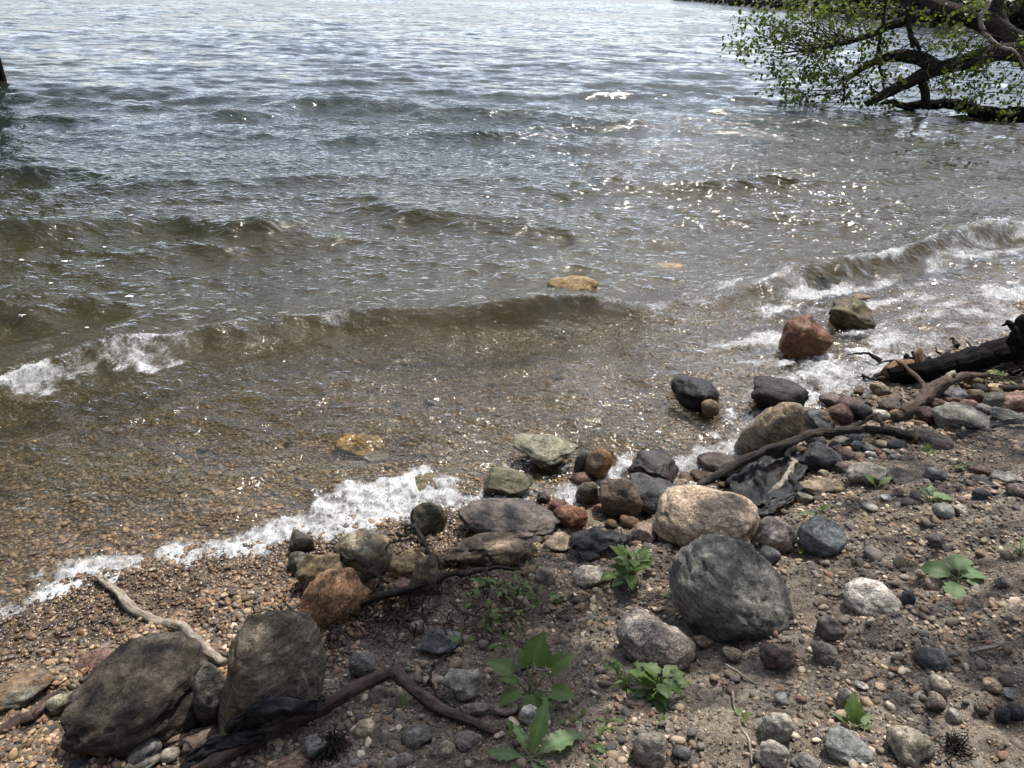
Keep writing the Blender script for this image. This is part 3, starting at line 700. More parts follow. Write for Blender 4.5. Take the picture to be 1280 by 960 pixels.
rock('stone', 1028, 527, 20, 28, (.15, .10, .08), 'brown cobble left of the round red-brown one', facets=3, wet=.3)
rock('stone', 1118, 509, 38, 22, (.085, .058, .046), 'flat dark brown stone left of the forked branch', facets=4, wet=.4)
rock('boulder', 817, 583, 64, 36, (.06, .045, .035), 'flat dark slab with water washing over its top', wet=.7, zmin=0, sink=.03, facets=9, sharp=.95, boxy=.3)
rock('stone', 898, 581, 54, 34, (.12, .085, .065), 'smooth red-brown rounded stone beside the long branch', wet=.35, facets=2, lump=.08)
rock('boulder', 775, 622, 56, 56, (.12, .085, .06), 'rough brown boulder left of the dark smooth one', wet=.3, facets=6)
rock('boulder', 822, 620, 80, 50, (.068, .066, .066), 'smooth dark grey boulder behind the beige granite', wet=.35, facets=4, lump=.09, roll=8)
rock('boulder', 884, 652, 128, 84, (.36, .275, .19), 'big beige granite boulder with rounded top', roll=3, c2=(.40, .315, .225), spk=.4, facets=3, sharp=.7, lump=.08, fine=.02, seed=9, boxy=.35)
rock('boulder', 914, 740, 160, 116, (.15, .145, .125), 'biggest dark grey boulder in front of the beige granite', roll=28, c2=(.23, .22, .175), spk=.2, facets=4, sharp=.7, lump=.08, fine=.03, seed=24, k=.75)
rock('boulder', 819, 800, 98, 70, (.245, .205, .17), 'speckled round granite boulder half buried in the dirt', c2=(.29, .25, .21), spk=.6, facets=3, lump=.08, roll=6)
rock('stone', 968, 668, 48, 44, (.26, .215, .185), 'pinkish grey angular stone right of the beige granite', facets=8, sharp=.9, roll=-30)
rock('stone', 1027, 672, 58, 46, (.105, .118, .118), 'blue-grey smooth stone sitting on the dirt', c2=(.17, .18, .17), facets=4, lump=.1, seed=14)
rock('stone', 1090, 748, 66, 46, (.52, .48, .41), 'off-white oval stone in the open dirt', c2=(.46, .41, .35), facets=3, lump=.06, spk=.3)
rock('stone', 961, 697, 28, 26, (.12, .12, .11), 'grey angular stone above the biggest dark boulder', facets=8)
rock('stone', 1039, 787, 36, 32, (.165, .135, .115), 'round brown stone below the off-white oval', facets=3)
rock('stone', 1032, 819, 40, 36, (.19, .165, .14), 'dull grey-brown stone below the round brown one', facets=7)
rock('stone', 971, 821, 46, 40, (.11, .078, .068), 'dark reddish angular stone below the biggest boulder', facets=8, sharp=.9)
rock('stone', 1135, 749, 18, 26, (.06, .064, .068), 'small dark slate standing right of the off-white oval', facets=8)
rock('stone', 806, 668, 36, 30, (.28, .21, .165), 'pink angular stone left of the beige granite', facets=8, sharp=.95)
rock('stone', 915, 818, 28, 20, (.20, .165, .12), 'tan stone below the biggest dark boulder', facets=6, roll=15)
rock('stone', 879, 802, 24, 16, (.27, .20, .14), 'small tan angular stone beside the granite boulder', facets=7)
# --- bottom right
rock('stone', 970, 909, 38, 40, (.27, .245, .205), 'pale oval stone with a clover seedling, bottom right of centre', facets=3, roll=20)
rock('stone', 967, 944, 38, 38, (.22, .195, .165), 'grey-tan oval stone below the pale oval one', facets=3, roll=20)
rock('stone', 1061, 934, 60, 42, (.20, .205, .185), 'grey-green faceted stone at the bottom edge', facets=7, sharp=.9)
rock('stone', 1140, 935, 60, 52, (.25, .215, .165), 'large tan stone at the bottom edge right', facets=4, roll=30)
rock('stone', 1008, 952, 36, 24, (.14, .135, .12), 'dull grey stone cut by the bottom edge', facets=4)
rock('stone', 1174, 858, 32, 28, (.25, .21, .165), 'tan oval stone in the right foreground', facets=3, roll=40)
rock('stone', 1170, 879, 28, 22, (.25, .20, .16), 'pinkish tan flat stone below the tan oval', facets=6, roll=25)
rock('stone', 1192, 896, 18, 18, (.29, .265, .225), 'small pale round stone right of the flat tan one', facets=3)
rock('stone', 1166, 823, 34, 28, (.10, .108, .105), 'grey-blue triangular stone beside a wood chip', facets=8, sharp=.95)
rock('stone', 1240, 857, 22, 17, (.26, .20, .135), 'small tan stone near the right edge', facets=3)
rock('stone', 1270, 889, 24, 20, (.055, .06, .068), 'dark slate round stone at the right edge', facets=3)
rock('stone', 1254, 893, 18, 20, (.055, .058, .062), 'black flat stone left of the slate round one', facets=4)
rock('stone', 1266, 868, 24, 14, (.17, .165, .15), 'grey stone above the slate round one', facets=4)
rock('stone', 1228, 886, 18, 15, (.13, .11, .085), 'small olive-brown stone near the slate stones', facets=3)
rock('stone', 1057, 872, 20, 24, (.22, .205, .18), 'grey upright pebble above the narrow leaf weed', facets=3)
rock('stone', 978, 874, 20, 16, (.20, .19, .165), 'grey rounded pebble left of the upright one', facets=3)
rock('stone', 1077, 856, 18, 10, (.42, .39, .34), 'white flat pebble in the right foreground', facets=3)
rock('stone', 812, 937, 44, 42, (.18, .16, .13), 'round grey-brown stone at the bottom below the burdock', facets=3)
rock('stone', 884, 872, 26, 18, (.33, .28, .21), 'cream elongated stone right of the leafy weed', facets=3, roll=35)
rock('stone', 852, 941, 24, 18, (.08, .082, .08), 'dark grey pebble beside the round grey-brown stone', facets=3)
rock('stone', 1252, 729, 18, 16, (.17, .155, .135), 'grey pebble near the right edge below the pale leaves', facets=3)
rock('stone', 1170, 676, 22, 18, (.14, .13, .12), 'grey round pebble above the pale leaf weed', facets=3)
rock('stone', 978, 872, 14, 14, (.2, .18, .16), 'tiny grey pebble touching the rounded pebble', facets=3)
# --- upper right bank
rock('boulder', 1204, 523, 72, 36, (.175, .165, .14), 'largest light grey stone on the upper right bank', facets=4, lump=.1, roll=6, c2=(.24, .225, .19))
rock('stone', 1163, 550, 54, 30, (.13, .105, .085), 'brown earthy stone at the end of the long branch', facets=4, sink=.3)
rock('stone', 1084, 594, 50, 32, (.225, .205, .17), 'grey-beige angular stone above the small weeds', facets=8, roll=-18)
rock('stone', 1128, 597, 46, 22, (.16, .145, .125), 'grey half buried stone right of the grey-beige one', facets=5, sink=.3, roll=8)
rock('stone', 1026, 573, 50, 38, (.045, .045, .048), 'rough dark grey round stone beside the black sheet', facets=5, lump=.12)
rock('stone', 1027, 608, 56, 26, (.25, .195, .125), 'tan flat rock below the rough dark round stone', facets=7, sharp=.9, roll=-8)
rock('stone', 1246, 501, 30, 24, (.15, .135, .11), 'grey-brown rounded stone near the log, right edge', facets=3, roll=-20)
rock('stone', 1220, 495, 24, 18, (.14, .10, .06), 'olive-brown wet stone behind the light grey one', facets=3, wet=.3)
rock('stone', 1269, 503, 30, 28, (.26, .165, .125), 'pinkish rock cut by the right edge below the log', facets=5)
rock('stone', 1157, 519, 32, 24, (.10, .05, .038), 'dark red wedge stone under the forked branch', facets=7, wet=.35, roll=-20)
rock('stone', 1168, 504, 24, 16, (.15, .09, .07), 'red-brown stone touching the forked branch', facets=5, wet=.3)
rock('stone', 1192, 494, 38, 20, (.11, .105, .11), 'wet bluish flat stone below the charred log', facets=7, wet=.6)
rock('stone', 1230, 511, 20, 12, (.14, .13, .12), 'small grey stone behind the largest light grey one', facets=3)
rock('stone', 1212, 505, 22, 12, (.15, .09, .07), 'reddish flat stone on the light grey one', facets=3)
rock('stone', 1260, 520, 40, 18, (.12, .115, .10), 'dull grey stone right of the light grey one', facets=5)
rock('stone', 1225, 585, 30, 16, (.16, .115, .09), 'brown flat stone in the shaded upper right bank', facets=4)
rock('stone', 1230, 602, 34, 14, (.15, .145, .13), 'grey flat stone below the brown flat one', facets=4)
rock('stone', 1258, 598, 36, 18, (.24, .225, .19), 'pale grey flat stone at the right edge', facets=4)
rock('stone', 1271, 613, 26, 20, (.19, .15, .13), 'pinkish grey stone under the pale flat one', facets=4)
rock('stone', 1181, 638, 28, 20, (.22, .225, .20), 'pale grey-green stone under the light weed', facets=4, roll=25)
rock('stone', 1200, 638, 22, 16, (.23, .20, .165), 'tan stone touching the pale grey-green one', facets=4)
rock('stone', 1227, 620, 22, 18, (.055, .055, .06), 'black pebble in the upper right bank', facets=5)
rock('stone', 1060, 569, 28, 18, (.12, .085, .07), 'oval brown cobble right of the rough dark stone', facets=2)
rock('stone', 1055, 584, 24, 16, (.11, .08, .065), 'brown cobble below the oval one', facets=3)
rock('stone', 1100, 519, 26, 16, (.25, .23, .19), 'cream cobble under the forked twig', facets=3)
rock('stone', 1170, 597, 30, 26, (.09, .088, .085), 'dark crumbly stone right of the half buried one', facets=6, sink=.3)
rock('stone', 1110, 622, 18, 9, (.42, .41, .38), 'white flat pebble below the grey-beige stone', facets=5)
rock('stone', 1122, 617, 14, 13, (.28, .20, .165), 'pink pebble beside the white flat one', facets=6)
rock('stone', 1087, 634, 20, 11, (.24, .23, .20), 'pale oval pebble below the small two leaf weed', facets=3)
rock('stone', 1005, 622, 22, 14, (.27, .25, .19), 'pale yellowish stone below the tan flat rock', facets=6)
# cobbles in the dark pocket under the long branch, each a thing
cob = [(1068, 547, 20, 14, (.06, .065, .075)), (1053, 553, 20, 14, (.13, .12, .10)), (1073, 557, 18, 12, (.17, .18, .18)), (1086, 560, 18, 10, (.14, .13, .12)), (1103, 556, 18, 12, (.20, .165, .12)),
       (1122, 556, 24, 16, (.05, .055, .065)), (1088, 568, 14, 10, (.24, .23, .21)), (1097, 564, 12, 8, (.16, .10, .075)), (1112, 566, 12, 8, (.2, .19, .17)), (1129, 565, 10, 8, (.33, .24, .19)),
       (1078, 576, 12, 8, (.22, .14, .105)), (1042, 585, 16, 10, (.05, .05, .052)), (1029, 591, 14, 9, (.22, .2, .16)), (1044, 560, 18, 14, (.08, .065, .055)), (1062, 590, 18, 10, (.10, .08, .07)),
       (1090, 575, 10, 7, (.26, .27, .27)), (1104, 572, 10, 7, (.19, .13, .1)), (1035, 541, 18, 10, (.055, .055, .06)), (1118, 572, 12, 8, (.15, .14, .12)), (1050, 537, 14, 10, (.09, .07, .06)), (1020, 551, 26, 18, (.05, .05, .053)), (1076, 535, 14, 9, (.24, .2, .16))]
for a in cob:
    rock('cobble', *a, 'smooth %s cobble under the long branch, %s' % (tone_word(a[4]), where(a[0], a[1])), facets=3, spk=.15, cat='cobble', group='cobbles in the pocket below the long branch')
fr0 = np.random.default_rng(15); line = [(390, 725), (470, 720), (560, 690), (680, 650), (720, 612), (770, 645), (850, 610), (930, 590), (1000, 545), (1060, 520), (1110, 505), (1180, 505), (1270, 480)]
lx = [p[0] for p in line]; ly = [p[1] for p in line]
for i in range(85):
    px = fr0.uniform(560, 1278) if i > 14 else fr0.uniform(390, 560); py = np.interp(px, lx, ly) + fr0.normal(2, 15)
    sz = fr0.uniform(9, 21); cc_ = tuple(PAL_BEACH[fr0.integers(len(PAL_BEACH))] * fr0.uniform(.4, 1.0))
    rock('cobble', px, py, sz * fr0.uniform(1, 1.4), sz * .8, cc_, '%s %s water-edge cobble, %s' % ('larger' if sz > 15 else 'small', tone_word(cc_), where(px, py)), facets=4, spk=.2, zmin=-.01, cat='cobble', wet=.2, roll=fr0.uniform(-20, 20), group='cobbles wedged along the water edge')
# stones lying under the shallow water
for i in range(34):
    px = rng.uniform(20, 760); py = rng.uniform(455, 600)
    cc_ = tuple(np.array([.17, .13, .085]) * rng.uniform(.4, 1.6)); ww_ = rng.uniform(12, 26)
    rock('cobble', px, py, ww_, rng.uniform(7, 12), cc_, '%s %s cobble under clear water, %s' % ('broad' if ww_ > 19 else 'small', tone_word(cc_), where(px, py)), facets=3, zmin=-.9, sink=.35, cat='cobble', group='cobbles under the shallow water', spk=.2)

# ------------------------------------------------------------------ loose pebbles on the bank: 250 as things, the rest as gravel
PV = [rock_shape(2, 300 + i * 3, facets=4, lump=.16) for i in range(10)]
PM = []
for v, f in PV:
    me = mesh_from(v, f); me.materials.append(PEB1); PM.append(me)
cnt = 0; spots_ = []
pr = np.random.default_rng(77)
while cnt < 250:
    px = pr.uniform(380, 1280) if pr.random() < .75 else pr.uniform(700, 1280); py = pr.uniform(690, 958)
    if px < 560 and py < 760: continue
    if px > 980 and pr.random() < .25: py = pr.uniform(600, 720)
    s_px = min(22, 6.0 + pr.exponential(3.2))
    g = hit(px, py)
    r_ = s_px * np.linalg.norm(g - EYE) / FOC / 2
    if any((g[0] - a) ** 2 + (g[1] - b) ** 2 < (c * 1.05 + r_) ** 2 for a, b, c in placed): continue
    if any((g[0] - a) ** 2 + (g[1] - b) ** 2 < (c + r_) ** 2 for a, b, c in spots_): continue
    spots_.append((g[0], g[1], r_))
    o = link('pebble', PM[cnt % 10]); fl = pr.uniform(.42, .75)
    o.scale = (r_ * pr.uniform(.95, 1.25), r_ * pr.uniform(.7, .95), r_ * fl); o.location = (g[0], g[1], g[2] + r_ * fl * .35)
    o.rotation_euler = (pr.normal(0, .25), pr.normal(0, .25), pr.uniform(0, 6.28))
    o.color = (*(PAL_BANK[pr.integers(len(PAL_BANK))] * pr.uniform(.75, 1.25) * np.array([1.06, 1.0, .92])), 1)
    tag(o, '%s %s loose pebble, %s' % ('tiny' if s_px < 7.6 else ('small' if s_px < 10.5 else 'larger'), tone_word(o.color[:3]), where(px, py)), 'pebble', 'loose pebbles on the dirt bank'); cnt += 1
for o in [o for o in COL.objects if o.name.startswith('pebble')]: o.data.name = 'pebble'

gcoll = protos('gravel_piece', 9, 1, PEB, facets=3, lump=.2, fine=.0)
def scatter(name, n, xr, yr, accept, size, pal, wetf, label, flat_=.6, lift=.3):
    x = rng.uniform(*xr, n); y = rng.uniform(*yr, n)
    z = ground(x, y); d = shore_d(x, y)
    m = accept(x, y, z, d)
    for a, b, c in placed:
        m &= (x - a) ** 2 + (y - b) ** 2 > (c * .8) ** 2
    x, y, z, d = x[m], y[m], z[m], d[m]; n = len(x)
    qn = np.c_[x, y]
    l_ = sstep(.15, -.35, d)
    z = z + (fbm(qn * 6, 3, 5) * .018 + fbm(qn * 24, 3, 9) * .0085 + fbm(qn * 75, 2, 15) * .0035) * (.25 + .75 * l_)
    s = size(n)
    scl = np.c_[s * rng.uniform(.9, 1.35, n), s * rng.uniform(.7, 1.0, n), s * rng.uniform(flat_ * .7, flat_ * 1.2, n)]
    rots = np.c_[rng.normal(0, .3, n), rng.normal(0, .3, n), rng.uniform(0, 6.28, n)]
    cols = pal[rng.integers(0, len(pal), n)] * rng.uniform(.65, 1.2, (n, 1))
    return instancer(name, np.c_[x, y, z + s * flat_ * lift], rots, scl, cols, wetf(z, d), gcoll, 9, label)
logn = lambda mu, sg, hi: (lambda n: np.minimum(np.exp(rng.normal(math.log(mu), sg, n)), hi))
patch = lambda x, y: fbm(np.c_[x, y] * 3.2, 3, 91)
scatter('bank_gravel', 125000, (-1.5, 4.6), (.75, 5.0), lambda x, y, z, d: (d < -.10) & (z > .045) & (patch(x, y) + rng.normal(0, .3, len(x)) > -.15), logn(.0050, .52, .015), PAL_BANK * np.array([1.25, 1.17, 1.05]), lambda z, d: np.zeros(len(z)), 'loose grey and tan gravel strewn over the dirt bank')
scatter('bank_grit', 110000, (-1.4, 3.4), (.75, 3.6), lambda x, y, z, d: (d < -.10) & (z > .04), logn(.0023, .38, .005), PAL_BANK * np.array([1.1, 1.02, .92]), lambda z, d: np.zeros(len(z)), 'fine grit in the dirt of the bank')
scatter('beach_gravel', 42000, (-2.6, .2), (.9, 2.75), lambda x, y, z, d: (d < .06) & (z < .12), logn(.0062, .38, .014), PAL_BEACH, lambda z, d: sstep(.075, .03, z + rng.normal(0, .008, len(z))), 'tan and brown pea gravel on the beach')
scatter('shore_gravel', 12000, (.0, 4.6), (2.5, 5.6), lambda x, y, z, d: (d < .10) & (d > -.45), logn(.0085, .45, .02), PAL_BEACH * .75, lambda z, d: sstep(.06, .0, z), 'wet brown gravel between the shore stones')
scatter('lake_bed_gravel', 90000, (-3.6, 4.6), (2.0, 6.2), lambda x, y, z, d: (d > .0) & (d < 2.4), logn(.0066, .45, .02), (PAL_BEACH * .5 + PAL_BEACH.mean(0) * .5) * 1.35, lambda z, d: np.full(len(z), .6), 'brown and tan gravel on the lake bed')

# ------------------------------------------------------------------ foam froth: bubbles thrown up in the breaking water
fcoll = protos('froth_bubble', 4, 1, FOAMB, facets=1, lump=.15, fine=0)
inv = (np.abs(A.ravel()) < math.radians(42)) & (wd > -.1)
wgt = np.where(inv, np.clip(foam - .35, 0, 1) ** 1.5 * sstep(-.1, .5, nz + nzf * .6 + .1) * (R.ravel() ** 2) * .02, 0)
pk = rng.choice(len(WX), 7000, p=wgt / wgt.sum())
jit = rng.normal(0, .012, (len(pk), 3)); jit[:, 2] = np.abs(rng.normal(0, .010, len(pk)))
fp = np.c_[WX + DX, WY + DY, WZ][pk] + jit
fsz = np.minimum(np.exp(rng.normal(math.log(.0014), .55, len(pk))), .006)
instancer('foam_froth', fp, rng.uniform(0, 6, (len(pk), 3)), np.repeat(fsz[:, None], 3, 1), np.ones((len(pk), 3)), np.zeros(len(pk)), fcoll, 4, 'white froth of bubbles on the breaking wave and swash')
# floating flecks of foam to the left
wxyz = np.c_[WX + DX, WY + DY, WZ]
fl_pts = []; fl_s = []
for px, py, s_ in [(130, 307, .022), (80, 323, .03), (122, 326, .02), (55, 280, .03), (90, 299, .018), (50, 307, .012), (62, 349, .02), (160, 361, .025), (194, 276, .018), (165, 277, .02), (25, 323, .025), (118, 375, .014), (30, 398, .02), (107, 408, .016)]:
    P = flat(px, py, .03); k_ = np.argmin((wxyz[:, 0] - P[0]) ** 2 + (wxyz[:, 1] - P[1]) ** 2)
    for _ in range(7):
        fl_pts.append(wxyz[k_] + np.r_[rng.normal(0, s_ * .55), rng.normal(0, s_ * .3), .002]); fl_s.append(s_ * rng.uniform(.2, .5))
fl_s = np.array(fl_s)
instancer('floating_foam', np.array(fl_pts), np.zeros((len(fl_s), 3)), np.c_[fl_s * 1.3, fl_s, fl_s * .25], np.ones((len(fl_s), 3)), np.zeros(len(fl_s)), fcoll, 4, 'white foam flecks floating behind the first breaker')

# ------------------------------------------------------------------ tubes: sticks, roots, logs, limbs
def spline(P, n):
    P = np.asarray(P, float)
    if len(P) == 2: t = np.linspace(0, 1, n)[:, None]; return P[0] * (1 - t) + P[1] * t
    Q = np.vstack([2 * P[0] - P[1], P, 2 * P[-1] - P[-2]]); out = []
    seg = len(P) - 1
    for u_ in np.linspace(0, seg - 1e-6, n):
        i = int(u_); t = u_ - i; a, b, c, d = Q[i:i + 4]
        out.append(.5 * (2 * b + (c - a) * t + (2 * a - 5 * b + 4 * c - d) * t * t + (3 * b - a - 3 * c + d) * t ** 3))
    return np.array(out)
def tube_data(P, rad_, sides=10, n=40, rough=.12, seed=0, wob=0.0, smooth=True, ridge=0.0):
    P = np.asarray(P, float)
    C = spline(P, n) if smooth else np.array([P[min(int(u), len(P) - 2)] * (1 - (u - min(int(u), len(P) - 2))) + P[min(int(u), len(P) - 2) + 1] * (u - min(int(u), len(P) - 2)) for u in np.linspace(0, len(P) - 1, n)])
    rr = np.interp(np.linspace(0, 1, n), np.linspace(0, 1, len(np.atleast_1d(rad_))), np.atleast_1d(rad_)) if np.ndim(rad_) else np.full(n, rad_)
    if wob:
        tt = np.linspace(0, 1, n) * n * .22
        for ax in range(3): C[:, ax] += wob * fbm(np.c_[tt, tt * 0 + ax * 9.1], 3, seed + ax)
    T_ = np.gradient(C, axis=0); T_ /= np.linalg.norm(T_, axis=1, keepdims=True) + 1e-9
    nrm = np.cross(T_[0], [0, 0, 1.0]);
    if np.linalg.norm(nrm) < .1: nrm = np.cross(T_[0], [1.0, 0, 0])
    nrm /= np.linalg.norm(nrm); verts = []; uvs = []
    L_ = np.r_[0, np.cumsum(np.linalg.norm(np.diff(C, axis=0), axis=1))]
    ang = np.linspace(0, 2 * math.pi, sides, endpoint=False)
    NN = np.ones((n, sides)); lz = np.repeat(L_ / max(rr.mean(), 1e-4), sides); ca_ = np.tile(np.cos(ang), n); sa_ = np.tile(np.sin(ang), n)
    if rough: NN += rough * fbm(np.c_[ca_ * 1.2, sa_ * 1.2, lz * .25], 3, seed).reshape(n, sides)
    if ridge: NN += ridge * fbm(np.c_[ca_ * 4.5, sa_ * 4.5, lz * .16], 3, seed + 3).reshape(n, sides)
    for i in range(n):
        nrm = nrm - T_[i] * (nrm @ T_[i]); nrm /= np.linalg.norm(nrm); b = np.cross(T_[i], nrm)
        nn = NN[i]
        verts.append(C[i] + (np.cos(ang) * rr[i] * nn)[:, None] * nrm + (np.sin(ang) * rr[i] * nn)[:, None] * b)
        uvs.append(np.c_[ang * rr.mean() * 8, np.full(sides, L_[i] * 8)])
    verts = np.vstack(verts + [C[0][None], C[-1][None]]); uvs = np.vstack(uvs + [[[0, 0]], [[0, L_[-1] * 8]]])
    fs = []
    for i in range(n - 1):
        for j in range(sides):
            a = i * sides + j; b = i * sides + (j + 1) % sides
            fs.append((a, b, b + sides, a + sides))
    e0 = n * sides
    for j in range(sides):
        fs.append((e0, (j + 1) % sides, j, j)[:3]); fs.append((e0 + 1, (n - 1) * sides + j, (n - 1) * sides + (j + 1) % sides))
    return verts, fs, uvs
class Tubes:
    def __init__(s): s.v = []; s.f = []; s.u = []; s.o = 0
    def add(s, *a, **k):
        v, f, u = tube_data(*a, **k); s.v.append(v); s.u.append(u); s.f += [tuple(i + s.o for i in q_) for q_ in f]; s.o += len(v); return s
    def build(s, name, mat, parent=None, origin=None):
        V = np.vstack(s.v); U = np.vstack(s.u)
        if origin is not None: V = V - np.asarray(origin)
        me = bpy.data.meshes.new(name); me.from_pydata(V.tolist(), [], s.f)
        li = np.zeros(len(me.loops), np.int32); me.loops.foreach_get('vertex_index', li)
        uv = me.uv_layers.new(name='UVMap'); uv.data.foreach_set('uv', U[li].astype(np.float32).ravel())
        me.polygons.foreach_set('use_smooth', np.ones(len(me.polygons), bool)); me.update()
        o = link(name, me, mat, parent)
        if origin is not None and parent is None: o.location = tuple(origin)
        return o
def px_path(pts, zmin=-.02): return [hit(p[0], p[1], p[2] if len(p) > 2 else .01, zmin) for p in pts]
def stick(name, pts, radpx, mat, label, cat='stick', n=60, wob=.004, seed=1, rough=.26, extra=(), smooth=True, sides=16):
    P = px_path(pts); s_ = np.mean([np.linalg.norm(p - EYE) for p in P]) / FOC
    org = P[0]
    if extra:
        e = empty(name, org, label, cat)
        Tubes().add(P, np.array(radpx) * s_, n=n, wob=wob, seed=seed, rough=rough, smooth=smooth, sides=sides, ridge=.12).build('stem', mat, e, org)
        for nm, ep, er, em in extra:
            Q = px_path(ep); Tubes().add(Q, np.array(er) * s_, n=24, wob=wob, seed=seed + 5, rough=rough).build(nm, em or mat, e, org)
        return e
    o = Tubes().add(P, np.array(radpx) * s_, n=n, wob=wob, seed=seed, rough=rough, smooth=smooth, sides=sides, ridge=.12).build(name, mat, None, org)
    return tag(o, label, cat)
stick('driftwood_stick', [(121, 719, .02), (140, 737, .015), (163, 757, .012), (195, 775, .012), (222, 783, .02), (246, 801, .03), (262, 816, .025), (280, 831, .01)], [3.5, 5, 5.5, 5, 5.5, 5.5, 5], BARK_GREY, 'bleached curved driftwood stick with splintered end on the gravel beach', 'stick', wob=.005,
      extra=[('splinter', [(130, 728, .02), (124, 720, .025), (120, 716, .03)], [2.5, 1.5, .4], None), ('splinter', [(135, 734, .02), (131, 724, .03), (127, 719, .035)], [2, 1.5, .3], None), ('knot', [(143, 741, .015), (146, 749, .012), (148, 753, .01)], [2.2, 1.6, 1], BARK_DARK)])
stick('driftwood_stick', [(-14, 922, .015), (10, 908, .02), (36, 896, .02), (55, 880, .02), (72, 864, .015)], [4, 6, 6, 4.5, 2], BARK_BROWN, 'short brown weathered stick at the lower left edge', wob=.006, seed=4)
stick('bent_stick', [(240, 968, .05), (300, 932, .05), (365, 899, .045), (430, 868, .045), (482, 843, .06), (496, 842, .06), (512, 858, .05), (545, 881, .03), (585, 901, .015), (624, 915, .006)], [8, 8, 7.5, 7, 7.5, 7.5, 7, 6.5, 5, 3], BARK_BROWN, 'long bent brown stick with an elbow in the centre foreground', n=90, wob=.003, seed=6, rough=.16,
      extra=[('twig', [(432, 870, .03), (405, 890, .02), (370, 905, .015), (345, 915, .01)], [3.5, 3.5, 3, 2], None)])
stick('long_branch', [(866, 614, .07), (900, 592, .10), (940, 571, .13), (985, 552, .14), (1030, 540, .11), (1075, 537, .08), (1110, 540, .06), (1143, 548, .04)], [3, 4.5, 5.5, 5, 4.5, 4, 5, 6], BARK_DARK, 'long dark branch lying across the shore stones', 'branch', n=90, wob=.008, seed=8, rough=.3,
      extra=[('twig', [(1055, 538, .06), (1075, 528, .07), (1100, 516, .08)], [3.5, 2.5, 1.2], None), ('twig', [(1098, 519, .07), (1104, 532, .05), (1118, 540, .04)], [2.5, 2.5, 2], None), ('twig', [(960, 562, .05), (945, 552, .07), (925, 546, .08)], [1.5, 1.2, .6], BARK_CHAR), ('broken_end', [(1120, 542, .04), (1136, 547, .035), (1146, 549, .03)], [5.5, 6.2, 5], RAW_WOOD),
             ('bark_strip', [(905, 598, .03), (950, 575, .04), (990, 552, .05)], [7, 9, 5], BARK_CHAR)])
stick('forked_branch', [(1118, 523, .03), (1140, 512, .05), (1158, 494, .07), (1180, 478, .08), (1200, 471, .07), (1232, 466, .05)], [5, 7, 7, 6, 4.5, 3], BARK_BROWN, 'grey-brown forked driftwood branch leaning below the charred log', 'branch', wob=.008, seed=9, rough=.3,
      extra=[('twig', [(1156, 490, .06), (1148, 474, .09), (1130, 458, .10), (1115, 452, .10), (1094, 456, .09)], [3, 2.4, 2, 1.6, 1], None), ('twig', [(1137, 512, .05), (1130, 498, .08), (1125, 486, .10)], [2, 1.8, 1], BARK_GREY), ('fork', [(1182, 478, .08), (1188, 470, .10), (1192, 467, .11)], [4, 3.5, 2.5], BARK_GREY)])
stick('curved_twig', [(952, 627, .02), (968, 612, .05), (986, 594, .06), (992, 578, .06), (985, 566, .06), (1000, 556, .07)], [2, 3.5, 3.5, 3.2, 3, 2], BARK_GREY, 'thin grey twig curving over the black plastic sheet', 'twig', wob=.006, seed=12)
stick('dry_twig', [(1020, 742, .01), (1040, 744, .012), (1058, 743, .012)], [1.6, 1.6, 1], BARK_DARK, 'thin dark twig left of the off-white oval stone', 'twig', n=20, seed=13)
stick('wood_chip', [(1146, 806, .008), (1147, 818, .01), (1148, 828, .006)], [4, 4, 3], BARK_BROWN, 'small brown wood chip beside the triangular stone', 'wood chip', n=12, seed=14)
stick('wood_chip', [(1214, 816, .01), (1240, 808, .012), (1262, 803, .01)], [2, 2.6, 1.4], BARK_GREY, 'pale splinter of wood near the right edge', 'wood chip', n=12, seed=15)
stick('dry_twig', [(655, 838, .02), (657, 820, .04), (652, 802, .05), (658, 790, .05)], [2.6, 3, 2.4, 1.2], BARK_BROWN, 'small forked brown twig above the burdock', 'twig', seed=16, n=24, extra=[('side_twig', [(655, 812, .045), (645, 800, .05), (632, 792, .05)], [1.6, 1.2, .6], None)])
stick('dry_twig', [(905, 830, .01), (930, 845, .01), (950, 856, .008)], [1.2, 1.3, .8], BARK_GREY, 'thin pale twig below the biggest dark boulder', 'twig', n=16, seed=17)
stick('dry_twig', [(915, 865, .01), (922, 895, .012), (935, 925, .01), (942, 955, .01)], [1.2, 1.5, 1.3, 1.2], BARK_GREY, 'pale dry stem running to the bottom edge beside the oval stones', 'twig', n=20, seed=18)

